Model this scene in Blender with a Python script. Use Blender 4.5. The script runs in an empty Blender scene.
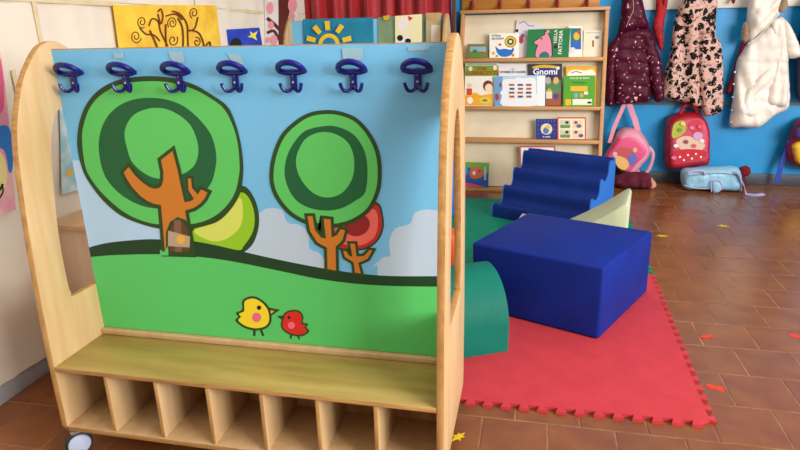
import bpy, bmesh, math, random
from mathutils import Vector, Matrix, noise
random.seed(7)
S = bpy.context.scene
COL = S.collection
# ------------------------------------------------------------------ camera, light, exposure
R = Matrix(((0.97803121, -0.04438275, 0.20367896), (0.20739028, 0.30595303, -0.92918352), (-0.02107647, 0.95101152, 0.30843617)))
CAM = Vector((0, 0, 1.2)); FPX = 600.0
cd = bpy.data.cameras.new('camera'); cam = bpy.data.objects.new('camera', cd); COL.objects.link(cam)
cam.matrix_world = Matrix.Translation(CAM) @ R.to_4x4()
cd.sensor_width = 36; cd.lens = FPX / 800 * 36; cd.clip_start = .02
S.camera = cam
S.view_settings.view_transform = 'Standard'; S.view_settings.look = 'None'; S.view_settings.gamma = 1
S.view_settings.use_curve_mapping = False
S.view_settings.exposure = 0.2
w = bpy.data.worlds.new('world'); S.world = w; w.use_nodes = True
w.node_tree.nodes['Background'].inputs[0].default_value = (.93, .96, 1, 1)
w.node_tree.nodes['Background'].inputs[1].default_value = .3
def area(name, loc, aim, sx, sy, power, col):
    l = bpy.data.lights.new(name, 'AREA'); l.shape = 'RECTANGLE'; l.size = sx; l.size_y = sy; l.energy = power; l.color = col
    o = bpy.data.objects.new(name, l); COL.objects.link(o); o.location = loc
    o.rotation_euler = (Vector(aim) - Vector(loc)).to_track_quat('-Z', 'Y').to_euler()
area('window_light', (3.8, -.2, 1.95), (-.2, 2.6, .75), 3.2, 1.7, 285, (1, .97, .93))
for cx_, cy_ in ((.4, 1.2), (.4, 3.6)):
    area('ceiling_lamp_light', (cx_, cy_, 2.93), (cx_, cy_, 0), 1.2, .5, 10, (1, .96, .9))

# ------------------------------------------------------------------ helpers
def ray(p): return R @ Vector((p[0] - 400, -(p[1] - 225), -FPX))
def ony(p, y): d = ray(p); return CAM + d * ((y - CAM.y) / d.y)
def onx(p, x): d = ray(p); return CAM + d * ((x - CAM.x) / d.x)
def onz(p, z): d = ray(p); return CAM + d * ((z - CAM.z) / d.z)
def lin(c): return tuple(((v / 255) / 12.92 if v / 255 <= .04045 else ((v / 255 + .055) / 1.055) ** 2.4) for v in c) + (1,)
MATS = {}
def M(name, c, rough=.6, c2=None, scale=20, stretch=(1, 1, 1), bump=0, bscale=None, spec=.5, sheen=0, contrast=(.35, .65), rnd=0, detail=4):
    if name in MATS: return MATS[name]
    m = bpy.data.materials.new(name); m.use_nodes = True; nt = m.node_tree; N = nt.nodes; L = nt.links
    b = N['Principled BSDF']; b.inputs['Base Color'].default_value = lin(c); b.inputs['Roughness'].default_value = rough
    b.inputs['Specular IOR Level'].default_value = spec
    if sheen: b.inputs['Sheen Weight'].default_value = sheen
    if c2 or bump:
        tc = N.new('ShaderNodeTexCoord'); mp = N.new('ShaderNodeMapping'); mp.inputs['Scale'].default_value = stretch
        L.new(tc.outputs['Object'], mp.inputs['Vector'])
        n = N.new('ShaderNodeTexNoise'); n.inputs['Scale'].default_value = scale; n.inputs['Detail'].default_value = detail
        L.new(mp.outputs[0], n.inputs['Vector'])
        if rnd:
            oi = N.new('ShaderNodeObjectInfo'); ad = N.new('ShaderNodeVectorMath'); ad.operation = 'ADD'
            sc = N.new('ShaderNodeVectorMath'); sc.operation = 'SCALE'; sc.inputs[0].default_value = (13, 7, 5); L.new(oi.outputs['Random'], sc.inputs['Scale'])
            L.new(mp.outputs[0], ad.inputs[0]); L.new(sc.outputs[0], ad.inputs[1]); L.new(ad.outputs[0], n.inputs['Vector'])
        if c2:
            r = N.new('ShaderNodeValToRGB'); r.color_ramp.elements[0].position = contrast[0]; r.color_ramp.elements[1].position = contrast[1]
            r.color_ramp.elements[0].color = lin(c); r.color_ramp.elements[1].color = lin(c2)
            L.new(n.outputs['Fac'], r.inputs['Fac'])
            out = r.outputs['Color']
            if rnd:
                hs = N.new('ShaderNodeHueSaturation'); mr = N.new('ShaderNodeMapRange'); mr.inputs['To Min'].default_value = 1 - rnd; mr.inputs['To Max'].default_value = 1 + rnd
                L.new(oi.outputs['Random'], mr.inputs['Value']); L.new(mr.outputs[0], hs.inputs['Value']); L.new(out, hs.inputs['Color']); out = hs.outputs['Color']
            L.new(out, b.inputs['Base Color'])
        if bump:
            bn = N.new('ShaderNodeBump'); bn.inputs['Strength'].default_value = bump; bn.inputs['Distance'].default_value = .01
            src = n
            if bscale:
                src = N.new('ShaderNodeTexNoise'); src.inputs['Scale'].default_value = bscale; src.inputs['Detail'].default_value = 3; L.new(tc.outputs['Object'], src.inputs['Vector'])
            L.new(src.outputs['Fac'], bn.inputs['Height']); L.new(bn.outputs[0], b.inputs['Normal'])
    MATS[name] = m; return m
def spots(name, base, specs, rough=.5, sheen=.2):
    """fabric with scattered printed flecks: specs = [(colour, voronoi scale, threshold)]"""
    m = bpy.data.materials.new(name); m.use_nodes = True; nt = m.node_tree; N = nt.nodes; L = nt.links
    b = N['Principled BSDF']; b.inputs['Roughness'].default_value = rough; b.inputs['Sheen Weight'].default_value = sheen; b.inputs['Specular IOR Level'].default_value = .18
    tc = N.new('ShaderNodeTexCoord'); prev = None
    for i, (c, sc, th, warp) in enumerate(specs):
        mp = N.new('ShaderNodeMapping'); mp.inputs['Location'].default_value = (i * 3.1, i * 1.7, i * 2.3); L.new(tc.outputs['Object'], mp.inputs['Vector'])
        nz = N.new('ShaderNodeTexNoise'); nz.inputs['Scale'].default_value = sc * 1.6; L.new(mp.outputs[0], nz.inputs['Vector'])
        ad = N.new('ShaderNodeVectorMath'); ad.operation = 'MULTIPLY_ADD'; ad.inputs[1].default_value = (warp / sc,) * 3
        L.new(nz.outputs['Color'], ad.inputs[0]); L.new(mp.outputs[0], ad.inputs[2])
        v = N.new('ShaderNodeTexVoronoi'); v.inputs['Scale'].default_value = sc; L.new(ad.outputs[0], v.inputs['Vector'])
        cp = N.new('ShaderNodeMath'); cp.operation = 'LESS_THAN'; cp.inputs[1].default_value = th; L.new(v.outputs['Distance'], cp.inputs[0])
        mx = N.new('ShaderNodeMix'); mx.data_type = 'RGBA'; L.new(cp.outputs[0], mx.inputs['Factor'])
        if prev: L.new(prev, mx.inputs['A'])
        else: mx.inputs['A'].default_value = lin(base)
        mx.inputs['B'].default_value = lin(c); prev = mx.outputs['Result']
    L.new(prev, b.inputs['Base Color']); MATS[name] = m; return m

ORG = {}
def tag(o, label=None, cat=None, group=None, kind=None):
    if label: o['label'] = label
    if cat: o['category'] = cat
    if group: o['group'] = group
    if kind: o['kind'] = kind
    return o
def thing(name, label, cat, loc=(0, 0, 0), rz=0, group=None):
    o = bpy.data.objects.new(name, None); COL.objects.link(o); o.location = loc; o.rotation_euler = (0, 0, rz); o.empty_display_size = .05
    ORG[o.name] = Vector(loc); return tag(o, label, cat, group)
def link(name, me, parent=None, world=True):
    o = bpy.data.objects.new(name, me); COL.objects.link(o)
    if parent:
        o.parent = parent
        org = ORG.get(parent.name, Vector((0, 0, 0)))
        if world: me.transform(Matrix.Translation(-org))
        ORG[o.name] = org
    return o
def smooth_by_angle(me, ang=40):
    bm = bmesh.new(); bm.from_mesh(me)
    a = math.radians(ang)
    for f in bm.faces: f.smooth = True
    for e in bm.edges: e.smooth = (len(e.link_faces) == 2 and e.calc_face_angle(9) < a)
    bm.to_mesh(me); bm.free()
def build(name, bm, mats, parent=None, world=True, smooth=False, center=False):
    bmesh.ops.recalc_face_normals(bm, faces=bm.faces[:]) if smooth != 'keep' else None
    me = bpy.data.meshes.new(name); bm.to_mesh(me); bm.free()
    for m in (mats if isinstance(mats, (list, tuple)) else [mats]): me.materials.append(m)
    if smooth: smooth_by_angle(me, 180 if smooth == 'all' else 42)
    if center and not parent:
        vs = [v.co for v in me.vertices]; c = Vector(((min(v.x for v in vs) + max(v.x for v in vs)) / 2, (min(v.y for v in vs) + max(v.y for v in vs)) / 2, min(v.z for v in vs)))
        me.transform(Matrix.Translation(-c)); o = link(name, me, None); o.location = c; ORG[o.name] = c; return o
    return link(name, me, parent, world)
def bbox(bm, x0, x1, y0, y1, z0, z1, bev=0, seg=2):
    r = bmesh.ops.create_cube(bm, size=1)['verts']
    for v in r: v.co = Vector(((x0 + x1) / 2 + v.co.x * (x1 - x0), (y0 + y1) / 2 + v.co.y * (y1 - y0), (z0 + z1) / 2 + v.co.z * (z1 - z0)))
    if bev:
        es = list({e for v in r for e in v.link_edges}); bmesh.ops.bevel(bm, geom=es, offset=bev, segments=seg, affect='EDGES', profile=.5)
def box(name, x0, x1, y0, y1, z0, z1, mat, parent=None, bev=.002, seg=2, world=True, center=False):
    bm = bmesh.new(); bbox(bm, x0, x1, y0, y1, z0, z1, bev, seg); return build(name, bm, mat, parent, world, smooth=bool(bev), center=center)
def catmull(pts, n=6, closed=True):
    out = []; P = [Vector(p) for p in pts]; k = len(P)
    rng = range(k) if closed else range(k - 1)
    for i in rng:
        if closed: a, b, c, d = P[i - 1], P[i], P[(i + 1) % k], P[(i + 2) % k]
        else: a, b, c, d = P[max(i - 1, 0)], P[i], P[i + 1], P[min(i + 2, k - 1)]
        for j in range(n):
            t = j / n
            out.append(.5 * ((2 * b) + (c - a) * t + (2 * a - 5 * b + 4 * c - d) * t * t + (3 * b - a - 3 * c + d) * t ** 3))
    if not closed: out.append(P[-1])
    return out
def tube_bm(bm, pts, r, seg=8, closed=False, flat=None):
    P = [Vector(p) for p in pts]; n = len(P); rings = []
    up = None
    for i, p in enumerate(P):
        if closed: t = (P[(i + 1) % n] - P[i - 1]).normalized()
        else: t = (P[min(i + 1, n - 1)] - P[max(i - 1, 0)]).normalized()
        if up is None:
            up = Vector((0, 0, 1)) if abs(t.z) < .9 else Vector((0, 1, 0))
        a = t.cross(up).normalized(); up = a.cross(t).normalized()
        rr = r[i] if isinstance(r, (list, tuple)) else r
        rings.append([bm.verts.new(p + a * math.cos(k * 2 * math.pi / seg) * rr * (flat or 1) + up * math.sin(k * 2 * math.pi / seg) * rr) for k in range(seg)])
    for i in range(n if closed else n - 1):
        A, B = rings[i], rings[(i + 1) % n]
        for k in range(seg): bm.faces.new((A[k], A[(k + 1) % seg], B[(k + 1) % seg], B[k]))
    if not closed: bm.faces.new(rings[0][::-1]); bm.faces.new(rings[-1])
def tube(name, pts, r, mat, parent=None, seg=8, closed=False, flat=None, world=True, center=False):
    bm = bmesh.new(); tube_bm(bm, pts, r, seg, closed, flat); return build(name, bm, mat, parent, world, smooth=True, center=center)
def strap(name, pts, width, thick, mat, parent=None, wdir=(1, 0, 0), center=False):
    bm = bmesh.new(); P = [Vector(p) for p in pts]; rings = []
    for i, p in enumerate(P):
        t = (P[min(i + 1, len(P) - 1)] - P[max(i - 1, 0)]).normalized()
        wd = Vector(wdir); wd = (wd - t * wd.dot(t)).normalized(); nn = t.cross(wd).normalized()
        rings.append([bm.verts.new(p + wd * a * width / 2 + nn * b * thick / 2) for a, b in ((-1, -1), (1, -1), (1, 1), (-1, 1))])
    for A, B in zip(rings, rings[1:]):
        for k in range(4): bm.faces.new((A[k], A[(k + 1) % 4], B[(k + 1) % 4], B[k]))
    bm.faces.new(rings[0][::-1]); bm.faces.new(rings[-1]); return build(name, bm, mat, parent, smooth=True, center=center)
def lathe_bm(bm, prof, axis='z', c=(0, 0, 0), seg=20):
    rings = []
    for r, h in prof:
        ring = []
        for k in range(seg):
            a = 2 * math.pi * k / seg; u, v = r * math.cos(a), r * math.sin(a)
            q = {'z': (u, v, h), 'y': (u, h, v), 'x': (h, u, v)}[axis]
            ring.append(bm.verts.new(Vector(c) + Vector(q)))
        rings.append(ring)
    for A, B in zip(rings, rings[1:]):
        for k in range(seg): bm.faces.new((A[k], A[(k + 1) % seg], B[(k + 1) % seg], B[k]))
    bm.faces.new(rings[0][::-1]); bm.faces.new(rings[-1])
def prism(name, outline, axis, a0, a1, mats, parent=None, hole=None, bev=0, world=True, center=False, smooth=True):
    """outline: 2D points; axis 'x' -> (y,z) extruded along x, 'y' -> (x,z), 'z' -> (x,y)"""
    f = {'x': lambda p, a: (a, p[0], p[1]), 'y': lambda p, a: (p[0], a, p[1]), 'z': lambda p, a: (p[0], p[1], a)}[axis]
    bm = bmesh.new(); es = []
    for loop in ([outline] + ([hole] if hole else [])):
        vs = [bm.verts.new(f(p, a0)) for p in loop]
        es += [bm.edges.new((vs[i], vs[(i + 1) % len(vs)])) for i in range(len(vs))]
    if hole: bmesh.ops.triangle_fill(bm, edges=es, use_beauty=True, use_dissolve=False)
    else: bm.faces.new([e.verts[0] for e in es] if False else vs)
    faces = bm.faces[:]
    r = bmesh.ops.extrude_face_region(bm, geom=faces)
    d = Vector(f((0, 0), a1)) - Vector(f((0, 0), a0))
    for g in r['geom']:
        if isinstance(g, bmesh.types.BMVert): g.co += d
    bmesh.ops.recalc_face_normals(bm, faces=bm.faces[:])
    ax = {'x': 0, 'y': 1, 'z': 2}[axis]
    if bev:
        bm.normal_update()
        rim = [e for e in bm.edges if len(e.link_faces) == 2 and (abs(e.link_faces[0].normal[ax]) > .9) != (abs(e.link_faces[1].normal[ax]) > .9)]
        bmesh.ops.bevel(bm, geom=rim, offset=bev, segments=2, affect='EDGES', profile=.5)
    bm.normal_update()
    if isinstance(mats, (list, tuple)) and len(mats) > 1:
        for fc in bm.faces: fc.material_index = 0 if abs(fc.normal[ax]) > .9 else 1
    return build(name, bm, mats, parent, world, smooth=smooth, center=center)
def inside(p, poly):
    c = False; j = len(poly) - 1; x, y = p[0], p[1]
    for i in range(len(poly)):
        a, b = poly[i], poly[j]
        if (a[1] > y) != (b[1] > y) and x < (b[0] - a[0]) * (y - a[1]) / (b[1] - a[1]) + a[0]: c = not c
        j = i
    return c
def clip(poly, k, val, keep_less):
    out = []; n = len(poly)
    for i in range(n):
        a, b = poly[i - 1], poly[i]
        ia = (a[k] <= val) if keep_less else (a[k] >= val); ib = (b[k] <= val) if keep_less else (b[k] >= val)
        if ia != ib:
            t = (val - a[k]) / (b[k] - a[k]); q = [a[0] + (b[0] - a[0]) * t, a[1] + (b[1] - a[1]) * t]; q[k] = val; out.append(tuple(q))
        if ib: out.append(b)
    return out
def bdist(p, poly):
    best = 9
    for i in range(len(poly)):
        ax, ay = poly[i - 1]; bx, by = poly[i]; dx, dy = bx - ax, by - ay; l = dx * dx + dy * dy
        t = 0 if l == 0 else max(0, min(1, ((p[0] - ax) * dx + (p[1] - ay) * dy) / l))
        d = math.hypot(p[0] - ax - dx * t, p[1] - ay - dy * t)
        if d < best: best = d
    return best
def puff(name, outline, yb, depth, mat, parent=None, rad=.05, cell=.014, relief=None, back=.25, sm=4, center=False):
    """cushion-like body from an (x,z) outline: front bulges toward -y from the plane yb, back bulges a little to +y"""
    o3 = [(p[0], p[1]) for p in (catmull([(q[0], q[1], 0) for q in outline], sm) if sm else outline)]
    xs = [p[0] for p in o3]; zs = [p[1] for p in o3]
    bm = bmesh.new(); cache = {}
    def vert(p, side):
        key = (round(p[0], 5), round(p[1], 5), side)
        d = min(bdist(p, o3) / rad, 1)
        if d < 1e-3: key = key[:2] + (0,)
        if key in cache: return cache[key]
        prof = math.sqrt(max(0, 1 - (1 - d) ** 2))
        h = depth * prof
        if relief and side > 0: h *= relief(p[0], p[1])
        y = yb - h if side > 0 else yb + depth * back * prof
        if d < 1e-3: y = yb
        v = bm.verts.new((p[0], y, p[1])); cache[key] = v; return v
    i0, i1 = math.floor(min(xs) / cell), math.ceil(max(xs) / cell); j0, j1 = math.floor(min(zs) / cell), math.ceil(max(zs) / cell)
    for i in range(i0, i1):
        strip = clip(clip(o3, 0, i * cell, False), 0, (i + 1) * cell, True)
        if len(strip) < 3: continue
        for j in range(j0, j1):
            c = clip(clip(strip, 1, j * cell, False), 1, (j + 1) * cell, True)
            cc = [q for k, q in enumerate(c) if math.dist(q, c[k - 1]) > 1e-5]
            if len(cc) < 3: continue
            for side in (1, -1):
                vs = []
                for q in cc:
                    v = vert(q, side)
                    if v not in vs: vs.append(v)
                if len(vs) >= 3:
                    try: bm.faces.new(vs if side < 0 else vs[::-1])
                    except ValueError: pass
    bmesh.ops.remove_doubles(bm, verts=bm.verts[:], dist=2e-5)
    return build(name, bm, mat, parent, smooth='all', center=center)
def pxo(pts, y): return [(q.x, q.z) for q in (ony(p, y) for p in pts)]
def expand(pts, wd):
    n = len(pts); area2 = sum(pts[i - 1][0] * pts[i][1] - pts[i][0] * pts[i - 1][1] for i in range(n)); s = 1 if area2 > 0 else -1
    out = []
    for i in range(n):
        a, b, c = Vector(pts[i - 1][:2]), Vector(pts[i][:2]), Vector(pts[(i + 1) % n][:2])
        d1 = (b - a).normalized(); d2 = (c - b).normalized(); n1 = Vector((d1.y, -d1.x)) * s; n2 = Vector((d2.y, -d2.x)) * s
        m = n1 + n2
        m = m.normalized() / max(.55, math.sqrt(max(.01, (1 + n1.dot(n2)) / 2))) if m.length > 1e-4 else n1
        q = b + m * wd; out.append((q.x, q.y))
    return out
def ell(c, rx, ry, n=28, rot=0): return [(c[0] + rx * math.cos(2 * math.pi * k / n) * math.cos(rot) - ry * math.sin(2 * math.pi * k / n) * math.sin(rot), c[1] + rx * math.cos(2 * math.pi * k / n) * math.sin(rot) + ry * math.sin(2 * math.pi * k / n) * math.cos(rot)) for k in range(n)]
def sm2(pts, n=5): return [(q.x, q.y) for q in catmull([(p[0], p[1], 0) for p in pts], n)]
def print_flat(name, layers, place, parent, world=True):
    """flat printed motif: layers = [(2D polygon, material)] stacked by place(p, k) -> 3D"""
    bm = bmesh.new(); mats = []
    for k, (poly, m) in enumerate(layers):
        if m not in mats: mats.append(m)
        f = bm.faces.new([bm.verts.new(place(p, k)) for p in poly]); f.material_index = mats.index(m)
    return build(name, bm, mats, parent, world, smooth='keep' if False else False)
def text_bm(bm, txt, size, place, mi=0, align='CENTER'):
    cu = bpy.data.curves.new('t', 'FONT'); cu.body = txt; cu.size = size; cu.align_x = align; cu.resolution_u = 2; cu.offset = size * .02
    o = bpy.data.objects.new('t', cu); COL.objects.link(o); bpy.context.view_layer.update()
    me = bpy.data.meshes.new_from_object(o.evaluated_get(bpy.context.evaluated_depsgraph_get()))
    bpy.data.objects.remove(o); bpy.data.curves.remove(cu)
    vs = [bm.verts.new(place((v.co.x, v.co.y))) for v in me.vertices]
    for p in me.polygons:
        try: f = bm.faces.new([vs[i] for i in p.vertices]); f.material_index = mi
        except ValueError: pass
    bpy.data.meshes.remove(me)
flat = lambda n, c, r=.55: M('print_' + n, c, r, spec=.3)

# ------------------------------------------------------------------ materials
birch = M('birch', (210, 180, 136), .45, (196, 161, 114), 5, (6, 6, .7), bump=.05, contrast=(.3, .7))
birch_h = M('birch_bench', (186, 164, 94), .4, (162, 136, 70), 4, (.8, 6, 6), bump=.05, contrast=(.3, .7))
ply = M('ply_edge', (205, 160, 96), .6, (168, 118, 62), 40, (1, 8, .3), contrast=(.3, .7))
ply_h = M('ply_edge_long', (200, 156, 94), .6, (164, 116, 62), 30, (.3, 8, 3), contrast=(.3, .7))
beech = M('beech', (204, 154, 100), .5, (188, 136, 84), 5, (.6, 6, 6), contrast=(.3, .7))
cream = M('cream_board', (226, 216, 190), .7, (216, 205, 178), 6)
tile_m = M('terracotta', (138, 84, 42), .25, (118, 66, 34), 9, bump=.05, bscale=20, contrast=(.3, .75), rnd=.07, spec=.5)
grout = M('grout', (164, 122, 86), .8, (120, 84, 58), 14)
blue_wall = M('blue_paint', (0, 150, 216), .45, (0, 142, 208), 3, bump=.02, bscale=60)
white_wall = M('white_plaster', (236, 232, 224), .8, (228, 224, 216), 4)
grey_bb = M('grey_skirting', (70, 76, 88), .5, (58, 64, 76), 8)
pale_bb = M('pale_skirting', (172, 172, 176), .5, (160, 160, 164), 8)
paper = M('white_paper', (232, 222, 206), .75, (222, 211, 194), 2.5, bump=.25, bscale=7)
tape = M('masking_tape', (222, 206, 168), .6, (212, 194, 152), 12)
navy = M('hook_plastic', (16, 18, 112), .25, spec=.4)
steel = M('steel', (190, 192, 196), .3); steel.node_tree.nodes['Principled BSDF'].inputs['Metallic'].default_value = .9
rubber = M('black_rubber', (32, 34, 40), .55)
hubm = M('hub_plastic', (176, 190, 214), .35)
foam_navy = M('foam_navy', (12, 46, 126), .6, (10, 40, 114), 6, bump=.15, bscale=9, spec=.2)
foam_blue = M('foam_blue', (14, 42, 136), .6, (12, 36, 122), 6, bump=.15, bscale=9, spec=.18)
foam_lblue = M('foam_light_blue', (50, 120, 210), .6, (44, 110, 200), 6, bump=.1, bscale=9, spec=.2)
foam_green = M('foam_green', (4, 112, 94), .6, (2, 96, 84), 5, bump=.3, bscale=8, spec=.2)
foam_pale = M('foam_pale_green', (200, 210, 172), .6, (192, 202, 162), 6, bump=.12, bscale=8)
foam_orange = M('foam_orange', (226, 96, 34), .5, (210, 84, 28), 6, bump=.12, bscale=8)
mat_red = M('eva_red', (194, 60, 70), .8, (187, 55, 65), 14, bump=.06, bscale=220, spec=.25)
mat_green = M('eva_green', (10, 138, 108), .75, (8, 126, 98), 14, bump=.06, bscale=220, spec=.25)

# ------------------------------------------------------------------ the room
XL, XR, YB = -1.75, 3.9, 5.03
P_ = .2035; X0, Y0 = .606, 1.678
fl = tag(box('floor', XL - .2, XR, -2.6, YB + .1, -.06, -.0013, grout, bev=0), 'reddish brown square terracotta tile floor with grey joints', kind='structure')
def tile_mesh():
    bm = bmesh.new(); a = P_ / 2 - .0016; b = a - .0025
    lo = [bm.verts.new((x * a, y * a, -.0065)) for x, y in ((-1, -1), (1, -1), (1, 1), (-1, 1))]
    md = [bm.verts.new((x * a, y * a, -.0012)) for x, y in ((-1, -1), (1, -1), (1, 1), (-1, 1))]
    hi = [bm.verts.new((x * b, y * b, 0)) for x, y in ((-1, -1), (1, -1), (1, 1), (-1, 1))]
    for A, B in ((lo, md), (md, hi)):
        for k in range(4): bm.faces.new((A[k], A[(k + 1) % 4], B[(k + 1) % 4], B[k]))
    bm.faces.new(hi); me = bpy.data.meshes.new('tile'); bm.to_mesh(me); bm.free(); me.materials.append(tile_m); return me
tm = tile_mesh(); field = bmesh.new(); tiles = 0
for j in range(-19, 17):
    for i in range(-13, 17):
        x = X0 + (i + .5 + (.5 if j % 2 else 0)) * P_; y = Y0 + (j + .5) * P_
        if x < XL - .1 or x > XR or y > YB + .05 or y < -2.2: continue
        seen = (x > .55 and 1.4 < y < 5.1 and x < .15 + y * .52) or (x < -1.15 and 1.05 < y < 2.1) or (-.25 < x < .9 and 1.25 < y < 1.8) or (-1.2 < x < -.2 and 1.15 < y < 1.45)
        h = random.uniform(-.0008, .0006)
        if seen and tiles < 298:
            o = bpy.data.objects.new('tile', tm); COL.objects.link(o); o.parent = fl; o.location = (x, y, h); tiles += 1
        else:
            a = P_ / 2 - .003
            vs = [field.verts.new((x + u * a, y + v * a, h - .0002)) for u, v in ((-1, -1), (1, -1), (1, 1), (-1, 1))]; field.faces.new(vs)
            ws = [field.verts.new((v.co.x, v.co.y, -.0065)) for v in vs]
            for k in range(4): field.faces.new((vs[k], ws[k], ws[(k + 1) % 4], vs[(k + 1) % 4]))
tag(build('tile_field', field, tile_m, fl), kind='stuff')
tag(box('wall_back', XL - .2, XR, YB, YB + .1, -.05, 3, blue_wall, bev=0), 'bright blue painted back wall behind the coats', kind='structure')
tag(box('wall_left', XL - .2, XL, -2.6, YB, -.05, 3, white_wall, bev=0), 'white plaster wall covered with paper sheets', kind='structure')
tag(box('ceiling', XL - .2, XR, -2.6, YB + .1, 3, 3.1, white_wall, bev=0), 'plain white ceiling', kind='structure')
tag(box('baseboard_back', -.6, XR, YB - .018, YB, 0, .085, grey_bb, bev=.003), 'dark grey skirting along the blue wall', kind='structure')
tag(box('baseboard_left', XL, XL + .014, -1, YB, 0, .07, pale_bb, bev=.003), 'pale grey skirting along the papered wall', kind='structure')
tag(box('trim_1', .62, XR, YB - .014, YB, .61, .628, M('rail_strip', (120, 110, 96), .6, (104, 96, 84), 6), bev=.003), 'thin grey brown rail along the blue wall', kind='structure')

# ------------------------------------------------------------------ the painted coat unit
YC = 1.50; HD = .23; XI0, XI1, TH = -1.304, -.196, .02; ZB = .084; ZBENCH = .300
PROF = [(.2300, .100), (.2300, .20), (.2290, .36), (.2240, .51), (.2150, .68), (.2050, .80), (.1930, .905), (.1790, .975), (.1560, 1.036), (.1290, 1.092), (.0950, 1.136), (.0560, 1.174), (.026, 1.188)]
def side_outline(cy, zs):
    right = [(cy + a, z) for a, z in PROF]; left = [(cy - a, z) for a, z in reversed(PROF)]
    pts = [(cy - .222, ZB), (cy + .222, ZB)] + right + [(cy, 1.192)] + left
    s = catmull([(p[0], p[1], 0) for p in pts[2:]], 3, False)
    return [(cy - .222, ZB), (cy + .222, ZB)] + [(p.x, ZB + (p.y - ZB) * zs) for p in s]
def slot_outline(cy, zs):
    h = [(.095, .469), (.112, .482), (.117, .52), (.115, .65), (.098, .79), (.072, .925), (.045, .985), (.018, 1.008)]
    pts = [(cy + a, z) for a, z in h] + [(cy - a, z) for a, z in reversed(h)]
    return [(p.x, ZB + (p.y - ZB) * zs) for p in catmull([(a, b, 0) for a, b in pts], 3)]
def caster(parent, x, y, ang):
    c = link('caster', None, parent) if False else None
    bm = bmesh.new(); lathe_bm(bm, [(.030, -.012), (.037, -.009), (.038, 0), (.037, .009), (.030, .012)], 'x', (0, 0, 0), 24)
    rot = Matrix.Rotation(ang, 4, 'Z'); T = Matrix.Translation((x, y, .0385)) @ rot
    bm.transform(T); wh = build('caster_wheel', bm, rubber, parent, smooth=True)
    for s in (-1, 1):
        bm = bmesh.new(); lathe_bm(bm, [(.0315, s * .0125), (.030, s * .0165), (.02, s * .0195), (.004, s * .0205)], 'x', (0, 0, 0), 24); bm.transform(T); build('hub_disc', bm, hubm, wh, smooth=True)
    bm = bmesh.new(); bbox(bm, -.018, .018, -.018, .03, .0405, .0455, .001); bbox(bm, -.006, .006, -.006, .006, .036, .0455, 0)
    bm.transform(T); build('mounting_plate', bm, steel, wh, smooth=True)
def coat_unit(label, dx=0, dy=0, zs=1, wide=1.0):
    cx = (XI0 + XI1) / 2; cy = YC + dy
    X = lambda x: cx + dx + (x - cx) * wide
    Z = lambda z: ZB + (z - ZB) * zs
    u = thing('coat_unit', label, 'coat unit', (X(cx), cy, 0))
    ol, sl = side_outline(cy, zs), slot_outline(cy, zs)
    prism('side_panel', ol, 'x', X(XI0) - TH, X(XI0), [birch, ply], u, hole=sl, bev=.003)
    prism('side_panel', ol, 'x', X(XI1), X(XI1) + TH, [birch, ply], u, hole=sl, bev=.003)
    pan = box('picture_panel', X(XI0), X(XI1), cy - .009, cy + .009, ZB + .002, Z(1.1715), ply, u, bev=0)
    for sgn in (-1, 1):
        y0, y1 = sorted((cy + sgn * HD, cy + sgn * .01))
        ys0, ys1 = sorted((cy + sgn * .0275, cy + sgn * .0095))
        bm = bmesh.new(); bbox(bm, X(XI0), X(XI1), y0, y1, ZBENCH - .014, ZBENCH, .002)
        for f in bm.faces: f.material_index = 0 if f.calc_center_median().z > ZBENCH - .001 else 1
        build('bench', bm, [birch_h, ply_h], u, smooth=True)
        box('bench_rail', X(XI0), X(XI1), ys0, ys1, ZBENCH, ZBENCH + .019, birch, u, .004, 3)
        bm = bmesh.new(); bbox(bm, X(XI0), X(XI1), y0, y1, ZB + .001, ZB + .017, .002)
        for f in bm.faces: f.material_index = 0 if f.calc_center_median().z > ZB + .016 else 1
        build('shelf_board', bm, [birch, ply_h], u, smooth=True)
        for k in range(1, 7):
            x = X(XI0 + (XI1 - XI0) * k / 7)
            bm = bmesh.new(); bbox(bm, x - .006, x + .006, y0 + (.004 if sgn < 0 else 0), y1 - (.004 if sgn > 0 else 0), ZB + .0165, ZBENCH - .0135, .002)
            for f in bm.faces: f.material_index = 0 if abs(f.normal.x) > .9 else 1
            build('divider', bm, [birch, ply], u, smooth=True)
    for x, y, a in ((X(XI0) + .016, cy - .218, -.72), (X(XI1) - .04, cy - .17, .6), (X(XI0) + .02, cy + .17, .3), (X(XI1) - .04, cy + .17, -.2)):
        caster(u, x, y, a)
    return u, pan
unit, panel = coat_unit('birch coat unit with painted tree picture and seven blue hooks')
# printed picture (flat print lying on the panel)
YP = 1.4908
def pl(base): return lambda p, k: ony(p, YP - .0003 * (base + k) * .6)
g_dark = flat('dark_outline', (44, 74, 32)); g_light = flat('leaf_light', (96, 204, 102)); g_mid = flat('leaf_dark', (30, 98, 56)); bark = flat('bark', (206, 126, 42))
sky = flat('sky', (120, 196, 240)); sky2 = flat('sky_pale', (182, 220, 250)); cloudm = flat('cloud', (190, 212, 232)); grass = flat('grass', (92, 206, 110)); hill = flat('hill', (30, 66, 36))
e0 = [ony((48, 49), YP), ony((102.5, 325.5), YP)]
bm = bmesh.new()
sk = [(XI0, YP, ZBENCH + .019), (XI1, YP, ZBENCH + .019), (XI1, YP, 1.169), (XI0, YP, 1.169)]
bm.faces.new([bm.verts.new(p) for p in sk]); build('printed_sky', bm, sky, panel)
def clamp_x(f):
    def g(p, k):
        v = f(p, k); v.x = min(max(v.x, XI0), XI1); v.z = max(v.z, ZBENCH + .019); return v
    return g
print_flat('printed_pale_sky', [([(60, 160), (120, 162), (200, 175), (200, 260), (60, 260)], sky2)], clamp_x(pl(1)), panel)
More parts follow.
